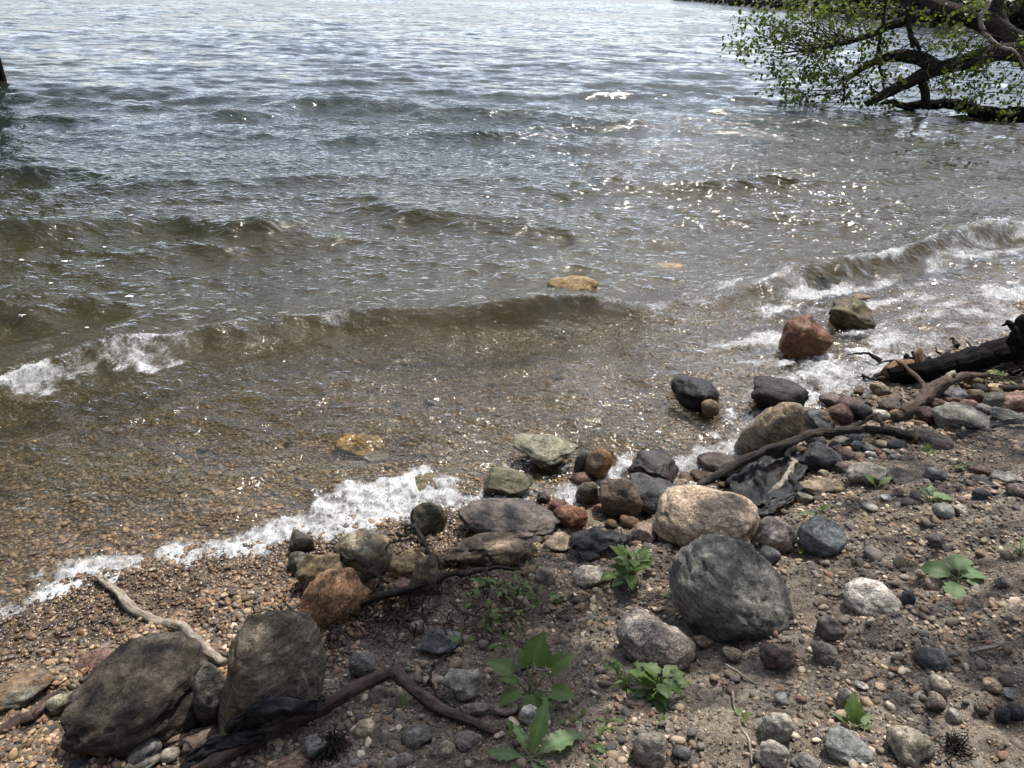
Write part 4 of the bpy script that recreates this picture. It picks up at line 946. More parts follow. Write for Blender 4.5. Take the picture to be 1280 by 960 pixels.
# charred log at the right edge
org = hit(1150, 470, 0, 0)
LG = empty('charred_log', org, 'black charred log with a splintered root end at right', 'log')
P = [hit(1112, 468, .05, 0), hit(1165, 462, .07, 0), hit(1215, 450, .08, 0), hit(1260, 437, .09, 0), hit(1310, 425, .10, 0), hit(1390, 412, .10, 0), hit(1480, 408, .10, 0)]
Tubes().add(P, [.045, .06, .065, .075, .10, .11, .11], n=120, sides=40, rough=.12, wob=.006, seed=21, ridge=.10).build('trunk', BARK_CHAR, LG, org)
Tubes().add([hit(1106, 470, .03, 0), hit(1120, 462, .05, 0), hit(1145, 462, .05, 0)], [.055, .06, .05], n=16, sides=12, rough=.3, seed=22).build('broken_end', RAW_WOOD, LG, org)
for i, (a, b, r_) in enumerate([((1140, 470, .03), (1150, 440, .10), .035), ((1152, 465, .03), (1160, 446, .10), .03), ((1146, 468, .02), (1143, 442, .10), .02), ((1158, 466, .02), (1170, 452, .09), .03)]):
    A_ = hit(*a, 0); B_ = hit(a[0], a[1], 0, 0) + (hit(b[0], b[1], .12, 0) - hit(b[0], b[1], .12, 0)); 
    dst = np.linalg.norm(A_ - EYE); T_ = EYE + ray(b[0], b[1]) * dst
    Tubes().add([A_, (A_ + T_) / 2 + rng.normal(0, .01, 3), T_], [r_ * 1.3, r_, r_ * .35], n=16, sides=9, rough=.5, wob=.012, seed=30 + i).build('splinter', RAW_WOOD if i == 0 else BARK_DARK, LG, org)
lr = np.random.default_rng(31)
for i in range(34):
    px, py = (lr.uniform(1100, 1190), lr.uniform(446, 474)) if i < 20 else (lr.uniform(1180, 1280), lr.uniform(428, 470)); a0 = hit(px, py, .03, 0); dv = np.array([lr.normal(-.06, .1), lr.normal(0, .06), lr.uniform(-.03, .04)])
    e_ = a0 + dv; e_[2] = max(e_[2], .015)
    Tubes().add([a0, a0 + dv * .5 + lr.normal(0, .02, 3), e_], [lr.uniform(.008, .02), .008, .003], n=14, sides=7, rough=.3, wob=.012, seed=300 + i).build('root', BARK_DARK if i % 3 else BARK_CHAR, LG, org)
top = hit(1268, 432, .18, 0); dst = np.linalg.norm(top - EYE)
Tubes().add([hit(1290, 440, .1, 0)] + [EYE + ray(a, b) * dst for a, b in [(1276, 425), (1268, 410), (1262, 403), (1254, 404)]], [.05, .04, .024, .012, .005], n=26, sides=10, rough=.45, wob=.012, seed=41).build('branch_stub', BARK_CHAR, LG, org)
Tubes().add([EYE + ray(1282, 440) * dst, EYE + ray(1276, 420) * dst, EYE + ray(1284, 398) * dst], [.06, .05, .035], n=20, sides=12, rough=.4, wob=.012, seed=43).build('branch_stub', BARK_CHAR, LG, org)
stick('driftwood_stick', [(1232, 483, .02), (1255, 487, .02), (1285, 487, .02)], [3, 4, 4], BARK_DARK, 'dark short stick on the shore stones below the log', n=20, seed=44)

# root tangle hanging from the eroded edge
RT = empty('root_tangle', hit(520, 740), 'tangle of dark roots over the stones at the eroded edge', 'roots')
ro = np.array(RT.location)
main = [([(398, 762, .03), (440, 757, .03), (480, 748, .05), (520, 738, .06), (560, 722, .05), (590, 712, .04), (650, 712, .02)], [2.2, 3, 3.4, 3.6, 3.2, 2.6, 1.5]),
        ([(548, 730, .05), (540, 700, .10), (528, 675, .13), (518, 655, .15), (516, 640, .17)], [2.4, 2.2, 2, 1.6, .9]),
        ([(520, 657, .15), (500, 668, .13), (485, 685, .10)], [1.4, 1.2, .6]),
        ([(530, 678, .12), (515, 672, .12), (500, 676, .11)], [1.2, 1, .5]),
        ([(416, 684, .10), (435, 700, .10), (460, 712, .08), (485, 728, .06)], [1.2, 1.8, 1.8, 1.4]),
        ([(356, 757, .03), (380, 764, .03), (402, 770, .02)], [1, 1.2, 1]),
        ([(440, 765, .03), (480, 770, .02), (520, 778, .01)], [1.4, 1.4, 1]),
        ([(590, 690, .06), (605, 688, .07), (612, 700, .05), (606, 710, .04)], [1.4, 1.6, 1.6, 1]),
        ([(532, 862, .02), (540, 840, .03), (560, 815, .02), (580, 800, .01)], [1, 1.2, 1.1, .8]), ([(538, 850, .02), (548, 872, .02), (572, 890, .01)], [1, 1, .7])]
for i, (pp, rr) in enumerate(main):
    P = px_path(pp); s_ = np.mean([np.linalg.norm(p - EYE) for p in P]) / FOC
    Tubes().add(P, np.array(rr) * s_ * 1.35, n=40, sides=8, rough=.3, wob=.012, seed=60 + i).build('root', BARK_DARK if i != 6 else ROOTM, RT, ro)
fr = Tubes(); rr_ = np.random.default_rng(9)
for i in range(260):
    u_ = rr_.random()
    if u_ < .6: px, py = rr_.normal(480, 60), rr_.normal(755, 24)
    elif u_ < .85: px, py = rr_.normal(600, 45), rr_.normal(735, 22)
    else: px, py = rr_.normal(420, 30), rr_.normal(800, 25)
    a0 = rr_.uniform(0, 6.28); ln = rr_.uniform(15, 55); pts = []
    for k_ in range(4):
        pts.append((px, py, .004 + abs(rr_.normal(0, .03)))); px += math.cos(a0) * ln / 4; py += abs(math.sin(a0)) * ln / 5; a0 += rr_.normal(0, .6)
    P = px_path(pts); fr.add(P, [.0030, .0026, .0020, .0009], n=10, sides=4, rough=0, wob=.004, seed=i)
fo = fr.build('fine_roots', ROOTM, RT, ro); fo['kind'] = 'stuff'
for px, py, n_, nm, lb in [(414, 934, 150, 'root_clump', 'dark fibrous root clump beside the bent stick'), (1193, 935, 60, 'root_clump', 'dark fibrous soil clump at the bottom right'), (735, 620, 26, 'root_clump', 'wiry dead roots hanging over the red stones'), (778, 640, 26, 'root_clump', 'wiry dead roots on the rough brown boulder')]:
    c = hit(px, py, .015); tb = Tubes()
    for i in range(n_):
        v = rr_.normal(size=3); v /= np.linalg.norm(v); v[2] = abs(v[2]) * .7; R_ = .045 * rr_.uniform(.5, 1.1)
        s0 = c + rr_.normal(0, .012, 3); m_ = c + v * R_ * .7 + rr_.normal(0, .012, 3); e_ = c + v * R_ + np.array([rr_.normal(0, .02), rr_.normal(0, .02), -R_ * rr_.uniform(.2, .9)])
        e_[2] = max(e_[2], gz(e_[0], e_[1]) + .001)
        tb.add([s0, m_, e_], [.0016, .0013, .0006], n=8, sides=4, rough=0, seed=i)
    o = tb.build(nm, BARK_DARK, None, c); tag(o, lb, 'roots')

# ------------------------------------------------------------------ black plastic sheets
def sheet(quads, label, amp=.012, n=26, seed=0, mat=PLAST, name='plastic_sheet'):
    """quads: rows of (px,py,dz) control points; a spline surface through them, wrinkled, with thickness"""
    G = np.array([[hit(*p, -.01) for p in row] for row in quads])
    rows = np.array([spline(G[i], n) for i in range(len(G))])
    S = np.array([spline(rows[:, j], n) for j in range(n)]).transpose(1, 0, 2)
    uu, vv = np.meshgrid(np.linspace(0, 1, n), np.linspace(0, 1, n))
    q_ = np.c_[uu.ravel() * 3.5, vv.ravel() * 3.5]
    wr_ = (1 - np.abs(fbm(q_ * np.array([1.8, .8]), 3, seed))) * amp + fbm(q_ * 2.6, 3, seed + 4) * amp * .6
    S = S.reshape(-1, 3); S[:, 2] += wr_; S[:, 0] += fbm(q_ * 1.3, 2, seed + 8) * amp; S[:, 1] += fbm(q_ * 1.5, 2, seed + 9) * amp
    S[:, 2] = np.maximum(S[:, 2], np.maximum(ground(S[:, 0], S[:, 1]), -.01) + .002)
    org = S.mean(0); idx = np.arange(n * n).reshape(n, n)
    f = np.stack([idx[:-1, :-1], idx[:-1, 1:], idx[1:, 1:], idx[1:, :-1]], -1).reshape(-1, 4)
    o = link(name, mesh_from(S - org, f), mat); o.location = tuple(org)
    sm = o.modifiers.new('thick', 'SOLIDIFY'); sm.thickness = .0025
    return tag(o, label, 'plastic sheet')
sheet([[(925, 586, .02), (950, 574, .05), (985, 560, .06), (1012, 568, .02)], [(905, 604, .02), (938, 592, .05), (970, 582, .035), (1008, 590, .03)], [(915, 618, .015), (945, 608, .02), (975, 598, .045), (1000, 606, .02)], [(935, 640, .02), (955, 634, .03), (985, 624, .025), (1002, 614, .02)]], 'crumpled black plastic sheet under the long branch', .02, seed=3, n=44)
sheet([[(935, 630, .03), (965, 625, .04), (995, 617, .035)], [(938, 647, .02), (968, 638, .025), (992, 626, .02)]], 'black plastic flap beside the beige granite boulder', .008, seed=5)
sheet([[(715, 668, .04), (745, 664, .06), (775, 668, .05), (792, 672, .03)], [(714, 682, .04), (745, 678, .055), (775, 678, .04), (790, 678, .02)], [(728, 700, .01), (750, 698, .01), (768, 690, .01), (788, 684, .01)]], 'short strip of black plastic behind the leafy weeds', .012, seed=7)
sheet([[(300, 893, .10), (322, 880, .15), (350, 872, .15), (404, 878, .06)], [(285, 915, .08), (312, 898, .13), (350, 890, .12), (396, 886, .05)], [(280, 930, .04), (308, 918, .06), (345, 903, .06), (375, 893, .04)]], 'black plastic flap draped against the blocky boulder', .012, seed=9)
sheet([[(232, 952, .05), (262, 926, .09), (300, 918, .08), (338, 918, .05)], [(228, 965, .04), (258, 945, .06), (295, 935, .06), (325, 930, .04)], [(226, 975, .02), (255, 965, .03), (285, 952, .03), (310, 940, .02)]], 'black plastic sheet under the bent stick at the bottom edge', .010, seed=11)
sheet([[(1195, 545, .02), (1225, 530, .03), (1255, 527, .03), (1290, 522, .03)], [(1200, 548, .01), (1228, 536, .02), (1258, 532, .02), (1290, 529, .02)]], 'thin black plastic strip below the light grey stone', .006, seed=13)

# ------------------------------------------------------------------ weeds
def leaf_mesh(kind, seed=0):
    rs = np.random.default_rng(seed); nL, nW = 13, 7
    t = np.linspace(0, 1, nL)
    if kind == 'heart': wd_ = .47 * np.sin(np.pi * np.clip(t, 0, 1) ** .5) ** .75; wd_[0] = .16
    elif kind == 'round': wd_ = .52 * np.sqrt(np.clip(1 - (2 * t - 1) ** 2, 0, 1)); wd_[0] = .05
    elif kind == 'oval': wd_ = .29 * np.sin(np.pi * t ** .8) ** .9
    elif kind == 'narrow': wd_ = .13 * np.sin(np.pi * t ** .75)
    else:
        t = np.linspace(0, 1, 25); nL = 25
        wd_ = .20 * np.sin(np.pi * np.clip(t ** 1.25, 0, 1)) ** .7 * (1 + .30 * vnoise(np.c_[np.arange(25) * .55, np.full(25, seed * 3.3)], 5) * (t < .93)) * (.55 + .6 * t)
        wd_ = np.maximum(wd_, .02 * (t < .97))
    wd_ = wd_ * (1 + .13 * vnoise(np.c_[np.arange(nL) * .8, np.full(nL, seed * 7.7)], 3)); u_ = np.linspace(-1, 1, nW); V = []
    for i, tt in enumerate(t):
        dr = -.32 * tt ** 2
        for uu in u_:
            x = uu * wd_[i] * (1 + .10 * rs.normal() * (abs(uu) > .9)); back = -.10 * abs(uu) ** 2 * (1 - tt) * (kind == 'heart') * (tt < .2)
            V.append((x * .95, tt + back, dr + .16 * abs(x) + .018 * math.sin(tt * 26 + abs(uu) * 3 + seed) * abs(uu)))
    idx = np.arange(nL * nW).reshape(nL, nW)
    f = np.stack([idx[:-1, :-1], idx[:-1, 1:], idx[1:, 1:], idx[1:, :-1]], -1).reshape(-1, 4)
    me = mesh_from(np.array(V), f)
    a = me.attributes.new('tone', 'FLOAT', 'POINT'); tone = np.tile(np.where(np.abs(u_) < .1, .55, .25), nL); a.data.foreach_set('value', tone.astype(np.float32))
    return me
LM = {}
def get_leaf(kind, mat, i):
    key = (kind, mat.name, i % 3)
    if key not in LM:
        me = leaf_mesh(kind, i % 3); me.materials.append(mat); LM[key] = me
    return LM[key]
def weed(name, px, py, leaves, label, mat=LEAF_WEED, cat='weed', group=None, dz=0):
    """leaves: (kind, length px, azimuth deg (0 = away, 90 = right), rise deg, stem length px, stem rise deg)"""
    b = hit(px, py, dz); s_ = np.linalg.norm(b - EYE) / FOC
    e = empty(name, b, label, cat, group)
    for i, (kind, L_, azd, rise, st, srise) in enumerate(leaves):
        a = math.radians(azd); dirv = np.array([math.sin(a) * math.cos(math.radians(srise)), math.cos(a) * math.cos(math.radians(srise)), math.sin(math.radians(srise))])
        tip = dirv * st * s_
        if st > 3:
            mid = tip * .5 + np.array([0, 0, .12 * st * s_])
            Tubes().add([(0, 0, -.004), mid, tip], np.array([1.1, .9, .7]) * s_ * max(.6, min(1.3, L_ / 30)), n=8, sides=5, rough=0).build('stem', STEM, e)
        o = link('leaf', get_leaf(kind, mat, i), None, e); o.location = tuple(tip)
        sc = L_ * s_ * (.68 if kind == 'heart' else .88); o.scale = (sc * random.uniform(.85, 1.1), sc, sc * random.uniform(.6, 1.5))
        o.rotation_euler = Euler((math.radians(rise), math.radians(random.uniform(-16, 16)), -a), 'XYZ')
    return e
weed('burdock', 662, 872, [('heart', 50, 12, 62, 46, 75), ('heart', 46, -62, 20, 36, 45), ('heart', 48, 66, 38, 44, 55), ('heart', 42, 110, 15, 34, 40), ('heart', 40, -120, 5, 24, 45), ('heart', 46, 172, -10, 22, 55), ('heart', 30, -20, 45, 40, 70), ('oval', 26, 140, 20, 26, 50), ('oval', 24, -90, 30, 30, 60)], 'burdock weed with large heart shaped leaves in the centre foreground')
weed('rosette_weed', 662, 950, [('jagged', 66, 12, 66, 5, 60), ('jagged', 66, 62, 24, 5, 40), ('jagged', 50, -78, 4, 5, 30), ('jagged', 40, -30, 38, 5, 50), ('jagged', 42, 100, 0, 4, 30), ('jagged', 44, 150, 12, 4, 30), ('jagged', 40, -130, 5, 4, 20)], 'rosette weed with long jagged leaves at the bottom centre', LEAF_PALE)
def bushy(n_, kinds, L0, L1, st0, st1, seed):
    rs = random.Random(seed)
    return [(rs.choice(kinds), rs.uniform(L0, L1), rs.uniform(0, 360), rs.uniform(-5, 55), rs.uniform(st0, st1), rs.uniform(35, 85)) for _ in range(n_)]
weed('leafy_weed', 786, 728, bushy(34, ['oval', 'oval', 'heart'], 14, 28, 8, 46, 1), 'bushy green weed clump behind the pitted off-white stone')
weed('leafy_weed', 822, 872, bushy(24, ['oval', 'heart'], 16, 32, 8, 36, 2), 'leafy green weed below the speckled granite boulder')
weed('feathery_weed', 782, 866, bushy(26, ['narrow'], 10, 20, 6, 32, 3), 'feathery small weed left of the leafy one')
weed('seedling', 850, 762, [('oval', 22, 60, 20, 18, 60), ('oval', 20, -70, 20, 16, 60), ('oval', 16, 10, 40, 18, 70), ('oval', 14, 150, 10, 8, 45)], 'seedling growing at the left foot of the biggest dark boulder')
weed('pale_weed', 1197, 727, [('round', 30, 58, 15, 8, 35), ('round', 30, -60, 12, 10, 35), ('round', 28, -150, 0, 10, 25), ('round', 24, 20, 25, 12, 45), ('oval', 20, 110, 5, 8, 30)], 'pale round leaved weed on the open right bank', LEAF_PALE)
weed('narrow_leaf_weed', 1066, 910, [('oval', 34, 10, 65, 4, 50), ('oval', 38, 85, 5, 6, 30), ('oval', 24, 60, 25, 5, 40), ('oval', 26, -15, 60, 5, 50), ('narrow', 26, -60, 30, 4, 40)], 'narrow leaved weed behind the grey-green stone')
weed('seedling', 1160, 628, [('oval', 18, 70, 25, 8, 50), ('oval', 20, 100, 15, 12, 45), ('oval', 14, -40, 45, 8, 60), ('oval', 14, 30, 40, 10, 60)], 'light green weed above the pale grey-green stone', LEAF_PALE)
weed('seedling', 1095, 612, [('oval', 17, -55, 50, 7, 60), ('oval', 19, 65, 40, 7, 55)], 'two leaved green weed below the grey-beige stone')
weed('seedling', 1159, 571, [('oval', 12, 10, 60, 5, 60), ('oval', 10, 80, 40, 5, 50)], 'tiny green sprout below the brown earthy stone')
weed('seedling', 499, 897, [('oval', 18, 35, 55, 14, 75), ('oval', 17, -150, -20, 6, 40)], 'two leaved seedling just below the bent stick')
for i, (px, py, n_) in enumerate([(606, 735, 12), (628, 752, 10), (648, 745, 12), (612, 782, 14), (640, 775, 12), (590, 760, 7), (632, 810, 9), (660, 728, 8), (668, 760, 7), (622, 838, 10), (575, 812, 8), (700, 755, 6)]):
    weed('small_weed', px, py, bushy(n_, ['oval', 'narrow', 'oval'], 7, 15, 4, 24, 20 + i), ['topmost sparse weed left of the pitted stone', 'sparse weed second from the top in the shaded strip', 'sparse weed below the long tan layered rock', 'leafiest sparse weed in the middle of the shaded strip', 'sparse weed right of the leafiest one in the shaded strip', 'small sparse weed at the right end of the root tangle', 'sparse weed just above the burdock leaves', 'sparse weed close left of the tan angular stone', 'thin sprouts between pitted stone and burdock', 'sparse weed left of the burdock stems', 'tiny weed right below the slate grey stone', 'tiny sprouts below the pitted stone'][i], group='small weeds in the shaded strip above the burdock')
for i, (px, py, n_, lb) in enumerate([(735, 938, 6, 'small sprout right of the jagged rosette'), (752, 915, 5, 'small sprout above the rosette tip on the gravel'), (745, 960, 5, 'small sprout at the bottom edge right of the rosette'), (763, 842, 9, 'ragged small weed left of the granite boulder'), (758, 905, 6, 'thin grassy sprout below the feathery weed'), (920, 905, 4, 'tiny sprout beside the pale oval stone'), (1018, 645, 7, 'tuft of grass behind the blue-grey stone'), (1004, 690, 6, 'low green tuft touching the blue-grey stone'), (1274, 694, 8, 'green tuft at the right edge'), (828, 912, 5, 'sprout above the round grey-brown stone'), (960, 925, 4, 'clover seedling between the two oval stones'), (1205, 590, 8, 'dull green weed in the shaded upper right bank'), (716, 905, 5, 'seedling below the burdock on the right'), (645, 925, 6, 'sprout left of the jagged rosette'), (850, 752, 3, 'sprout against the biggest dark boulder'), (1180, 487, 7, 'yellow-green grass tuft below the charred log'), (1250, 478, 7, 'green grass tuft below the log near the right edge')]):
    weed('sprout', px, py, bushy(n_, ['oval', 'narrow'], 7, 15, 4, 14, 50 + i), lb)
# fallen leaves
for px, py, L_, m_, lb in [(24, 942, 13, YEL, 'fallen yellow leaf on the gravel at lower left')]:
    b = hit(px, py, .008); s_ = np.linalg.norm(b - EYE) / FOC
    me = leaf_mesh('oval', 5); me.materials.append(m_); o = link('fallen_leaf', me); o.location = tuple(b); o.scale = (L_ * s_,) * 3; o.rotation_euler = (.3, .1, random.uniform(0, 6)); tag(o, lb, 'leaf')

# ------------------------------------------------------------------ foliage helper
def foliage_mesh(pts, size, seed=0, up_bias=.4):
    rs = np.random.default_rng(seed); n = len(pts)
    base = np.array([(0, 0, 0), (.5, .42, .06), (0, .55, -.03), (-.5, .42, .06), (.28, .8, -.02), (0, 1.08, -.12), (-.28, .8, -.02)])
    fq = np.array([(0, 1, 2), (0, 2, 3), (1, 4, 2), (2, 4, 5), (2, 5, 6), (3, 2, 6)])
    ang = rs.uniform(0, 2 * math.pi, n); til = rs.normal(-.5, .7, n); rol = rs.normal(0, .8, n); s_ = size * rs.uniform(.6, 1.25, n)
    ca, sa, ct, st_, cr, sr = np.cos(ang), np.sin(ang), np.cos(til), np.sin(til), np.cos(rol), np.sin(rol)
    B = base[None] * s_[:, None, None]
    x = B[..., 0] * cr[:, None] + B[..., 2] * sr[:, None]; z = -B[..., 0] * sr[:, None] + B[..., 2] * cr[:, None]; y = B[..., 1]
    y2 = y * ct[:, None] - z * st_[:, None]; z2 = y * st_[:, None] + z * ct[:, None]
    X_ = x * ca[:, None] - y2 * sa[:, None]; Y_ = x * sa[:, None] + y2 * ca[:, None]
    V = np.stack([X_, Y_, z2], -1) + np.asarray(pts)[:, None]
    Fc = (fq[None] + (np.arange(n) * 7)[:, None, None]).reshape(-1, 3)
    me = mesh_from(V.reshape(-1, 3), Fc)
    a = me.attributes.new('tone', 'FLOAT', 'POINT'); a.data.foreach_set('value', np.repeat(rs.uniform(-.25, .7, n), 7).astype(np.float32))
    return me

# dry litter on the bank
DRY = (lambda k: k.done(k.principled(k.mix(k.noise(k.pos(), 40, 3), (.10, .065, .035), (.26, .19, .11)), .85)))(NT('dry_litter'))
lt = Tubes(); q_r = np.random.default_rng(12); lp = []
for i in range(170):
    px, py = (q_r.uniform(380, 1280), q_r.uniform(660, 958)) if i < 120 else (q_r.uniform(400, 820), q_r.uniform(650, 800))
    if px > 1000 and q_r.random() < .3: py = q_r.uniform(570, 700)
    a0 = hit(px, py, .004); an = q_r.uniform(0, 3.14); ln = q_r.uniform(.015, .06); e_ = a0 + np.array([math.cos(an) * ln, math.sin(an) * ln, 0]); e_[2] = gz(e_[0], e_[1]) + .006
    m_ = (a0 + e_) / 2 + q_r.normal(0, .004, 3)
    lt.add([a0, m_, e_], [.0013, .0012, .0006], n=6, sides=4, rough=0)
    for _ in range(2): lp.append(a0 + np.array([q_r.normal(0, .05), q_r.normal(0, .05), 0]))
lp = np.array(lp); lp[:, 2] = ground(lp[:, 0], lp[:, 1]) + .006
o = lt.build('dry_twig_litter', DRY); tag(o, 'dry stems and twig litter on the dirt bank', kind='stuff')
o = link('dry_leaf_litter', foliage_mesh(lp, .011, 77), DRY); tag(o, 'scraps of dead brown leaf on the dirt bank', kind='stuff')

# ------------------------------------------------------------------ fallen poplar lying in the lake
org = flat(1290, 150)
TR = empty('fallen_poplar', org, 'fallen leafy poplar tree lying in the water at upper right', 'tree')
def limb(pts, rad_, name='limb', mat=BARK_TREE, n=40, seed=0, rough=.22, wob=.02, sides=12):
    rad_ = [r_ * .74 for r_ in rad_]; P = [at_y(a, b, Yq) for a, b, Yq in pts]; P_all.append((spline(P, 30), np.interp(np.linspace(0, 1, 30), np.linspace(0, 1, len(rad_)), rad_)))
    return Tubes().add(P, rad_, n=n, sides=20, rough=rough * .6, wob=wob, seed=seed, ridge=.09).build(name, mat, TR, org)
P_all = []
limb([(1420, 150, 15.6), (1330, 90, 16.2), (1290, 62, 16.4), (1262, 48, 16.5), (1225, 25, 16.6), (1185, 14, 16.8), (1150, 2, 17), (1090, -22, 17.2)], [.5, .44, .36, .30, .24, .20, .17, .12], 'trunk', seed=1, n=60, rough=.3)
limb([(1330, 72, 16.2), (1270, 62, 16.2), (1225, 72, 16.2), (1185, 84, 16.3), (1150, 95, 16.4), (1118, 112, 16.5), (1082, 130, 16.6)], [.27, .24, .21, .18, .17, .14, .08], seed=2, n=50, rough=.3)
limb([(1172, 84, 16.3), (1145, 72, 16.6), (1120, 70, 16.9), (1090, 78, 17.2), (1058, 100, 17.4)], [.20, .17, .14, .10, .06], seed=3)
limb([(1160, 20, 16.6), (1140, 22, 16.7), (1115, 32, 16.8), (1092, 42, 17), (1060, 52, 17.2), (1010, 62, 17.4)], [.16, .13, .11, .09, .06, .03], seed=4)
limb([(1252, 45, 16.5), (1246, 15, 16.6), (1250, -15, 16.6), (1262, -60, 16.6)], [.24, .17, .15, .12], seed=5)
limb([(1238, 0, 16), (1225, 18, 15.9), (1228, 38, 15.9), (1245, 54, 15.9), (1268, 66, 15.8), (1290, 90, 15.7)], [.06, .05, .055, .05, .035, .02], seed=6, mat=BARK_GREY, wob=.03)
limb([(1150, 96, 16.4), (1155, 112, 16.5), (1157, 134, 16.6)], [.10, .11, .12], seed=7, n=16)
limb([(1100, 126, 16.9), (1140, 132, 16.9), (1175, 130, 16.8), (1205, 133, 16.6), (1240, 143, 16.2), (1300, 150, 15.9)], [.05, .11, .14, .16, .19, .24], 'sunken_limb', seed=8, mat=BARK_CHAR, n=50, rough=.3, wob=.04)
limb([(1142, 60, 16.6), (1136, 30, 16.6), (1133, -10, 16.6)], [.06, .07, .08], seed=9)
limb([(1104, 108, 16.8), (1098, 70, 16.9), (1104, 30, 16.9), (1108, -12, 17)], [.03, .045, .05, .05], seed=10)
limb([(1165, 84, 16.3), (1150, 62, 16.3), (1138, 45, 16.4)], [.03, .045, .05], seed=11)
limb([(1054, 128, 17), (1055, 105, 17.1), (1056, 92, 17.2)], [.035, .03, .02], seed=12)
limb([(1100, 118, 16.8), (1090, 112, 16.9), (1088, 104, 16.9)], [.03, .03, .02], seed=13)
# foliage masses: (px, py, rx, ry, Y, leaves)
lv = np.random.default_rng(3); leafpts = []; tw = Tubes()
allp = np.vstack([p for p, r_ in P_all])
masses = [(950, 40, 40, 26, 17.6, 420), (930, 62, 26, 12, 17.8, 150), (985, 28, 40, 26, 17.5, 480), (1000, 70, 45, 28, 17.4, 560), (975, 105, 26, 14, 17.5, 190), (1020, 110, 40, 18, 17.2, 380), (1040, 30, 50, 28, 17.2, 560), (1050, 75, 48, 28, 17.1, 620), (1015, 8, 40, 14, 17.3, 260), (1090, 20, 40, 24, 17.0, 380), (1085, 62, 36, 22, 17.0, 330), (1070, 110, 30, 16, 17, 200),
          (1120, 85, 24, 20, 16.6, 110), (1185, 48, 24, 14, 16.1, 210), (1210, 58, 18, 10, 16.1, 120), (1208, 80, 26, 14, 16.0, 330), (1215, 12, 26, 16, 16.2, 200), (1200, 105, 24, 14, 16, 190), (1222, 118, 20, 12, 15.9, 150), (1250, 98, 24, 16, 15.9, 150), (1268, 122, 20, 18, 15.8, 140), (1262, 146, 22, 7, 15.7, 150), (1165, 98, 12, 8, 16.1, 70), (1110, 130, 20, 8, 16.2, 90), (1215, 138, 14, 6, 15.9, 50), (1130, 102, 20, 10, 16.5, 70), (1160, 20, 20, 14, 16.4, 90), (1085, 138, 8, 5, 16.4, 30), (1020, 132, 16, 8, 17, 70), (1275, 60, 12, 10, 15.6, 40)]
for mx, my, rx, ry, Yq, n_ in masses:
    n_sub = max(3, int(n_ / 14))
    c0 = at_y(mx, my, Yq)
    k_ = np.argmin(((allp - c0) ** 2).sum(1)); root = allp[k_]
    for j in range(n_sub):
        a_ = lv.uniform(0, 6.28); rr = math.sqrt(lv.random())
        q_ = at_y(mx + math.cos(a_) * rr * rx, my + math.sin(a_) * rr * ry, Yq + lv.normal(0, .45))
        if j % 3 == 0:
            st_ = allp[lv.choice(np.argsort(((allp - q_) ** 2).sum(1))[:8])]
            mid = (st_ + q_) / 2 + lv.normal(0, .12, 3)
            tw.add([st_, mid, q_, q_ + lv.normal(0, .12, 3)], [.011, .009, .006, .003], n=12, sides=4, rough=0, wob=.05, seed=int(lv.integers(1e6)))
        m_ = int(n_ / n_sub * .62)
        dq = lv.normal(0, 1, 3); dq /= np.linalg.norm(dq); dq[2] -= .4; leafpts.append(q_ + np.outer(lv.uniform(-.28, .28, int(m_ * 1.25)), dq) + lv.normal(0, .055, (int(m_ * 1.25), 3)))
leafpts = np.vstack(leafpts); leafpts = leafpts[leafpts[:, 2] > .02]
lo = link('foliage', foliage_mesh(leafpts - org, .072, 5), LEAF_TREE, TR); lo['kind'] = 'stuff'
for i in range(60):                                   # bare twigs hanging toward the water
    k_ = lv.integers(len(allp)); s0 = allp[k_]; e_ = s0 + np.array([lv.normal(0, .45), lv.normal(0, .3), lv.normal(-.25, .35)])
    e_[2] = max(e_[2], .02)
    tw.add([s0, (s0 + e_) / 2 + lv.normal(0, .08, 3), e_], [.010, .007, .003], n=10, sides=4, rough=0, wob=.05, seed=i)
two = tw.build('twigs', BARK_DARK, TR, org); two['kind'] = 'stuff'

# ------------------------------------------------------------------ dock at the left edge: posts stand in the lake
dk0 = np.array([-10.9, 14.0, 0])
DK = empty('wooden_dock', dk0, 'weathered dark dock posts standing in the lake at the left edge', 'dock')
def post(x, y, top_, lean=(0, 0), r_=.075, seed=0):
    Tubes().add([(x, y, -2.0), (x + lean[0] * .3, y + lean[1] * .3, 0), (x + lean[0], y + lean[1], top_)], [r_ * 1.05, r_, r_], n=20, sides=14, rough=.12, seed=seed).build('post', BARK_CHAR, DK, dk0)
p1 = flat(6, 100); p2 = flat(-3, 138)
post(p1[0], p1[1], 1.7, (-.18, 0), .085, 1); post(p2[0] - .05, p2[1], 1.7, (-.06, 0), .085, 2)
post(p1[0] - 1.5, p1[1], 1.6, (0, 0), .085, 3); post(p2[0] - 1.5, p2[1], 1.6, (0, 0), .085, 4)
bm = bmesh.new()
pl = bpy.data.meshes.new('plank'); bmesh.ops.create_cube(bm, size=1); bmesh.ops.bevel(bm, geom=bm.edges[:], offset=.03, segments=1); bm.to_mesh(pl); bm.free()
pl.materials.append(BARK_DARK); pl.uv_layers.new(name='UVMap')
dirv = np.array([p1[0] - p2[0], p1[1] - p2[1]]); dl = np.linalg.norm(dirv); dirv /= dl
for i in range(40):
    c = p2[:2] - np.array([.95, 0]) + dirv * (i * .16 - 1.5)
    o = link('plank', pl, None, DK); o.location = (c[0] - dk0[0], c[1] - dk0[1], .62); o.scale = (1.6, .145, .035); o.rotation_euler = (0, 0, math.atan2(dirv[1], dirv[0]) - math.pi / 2)

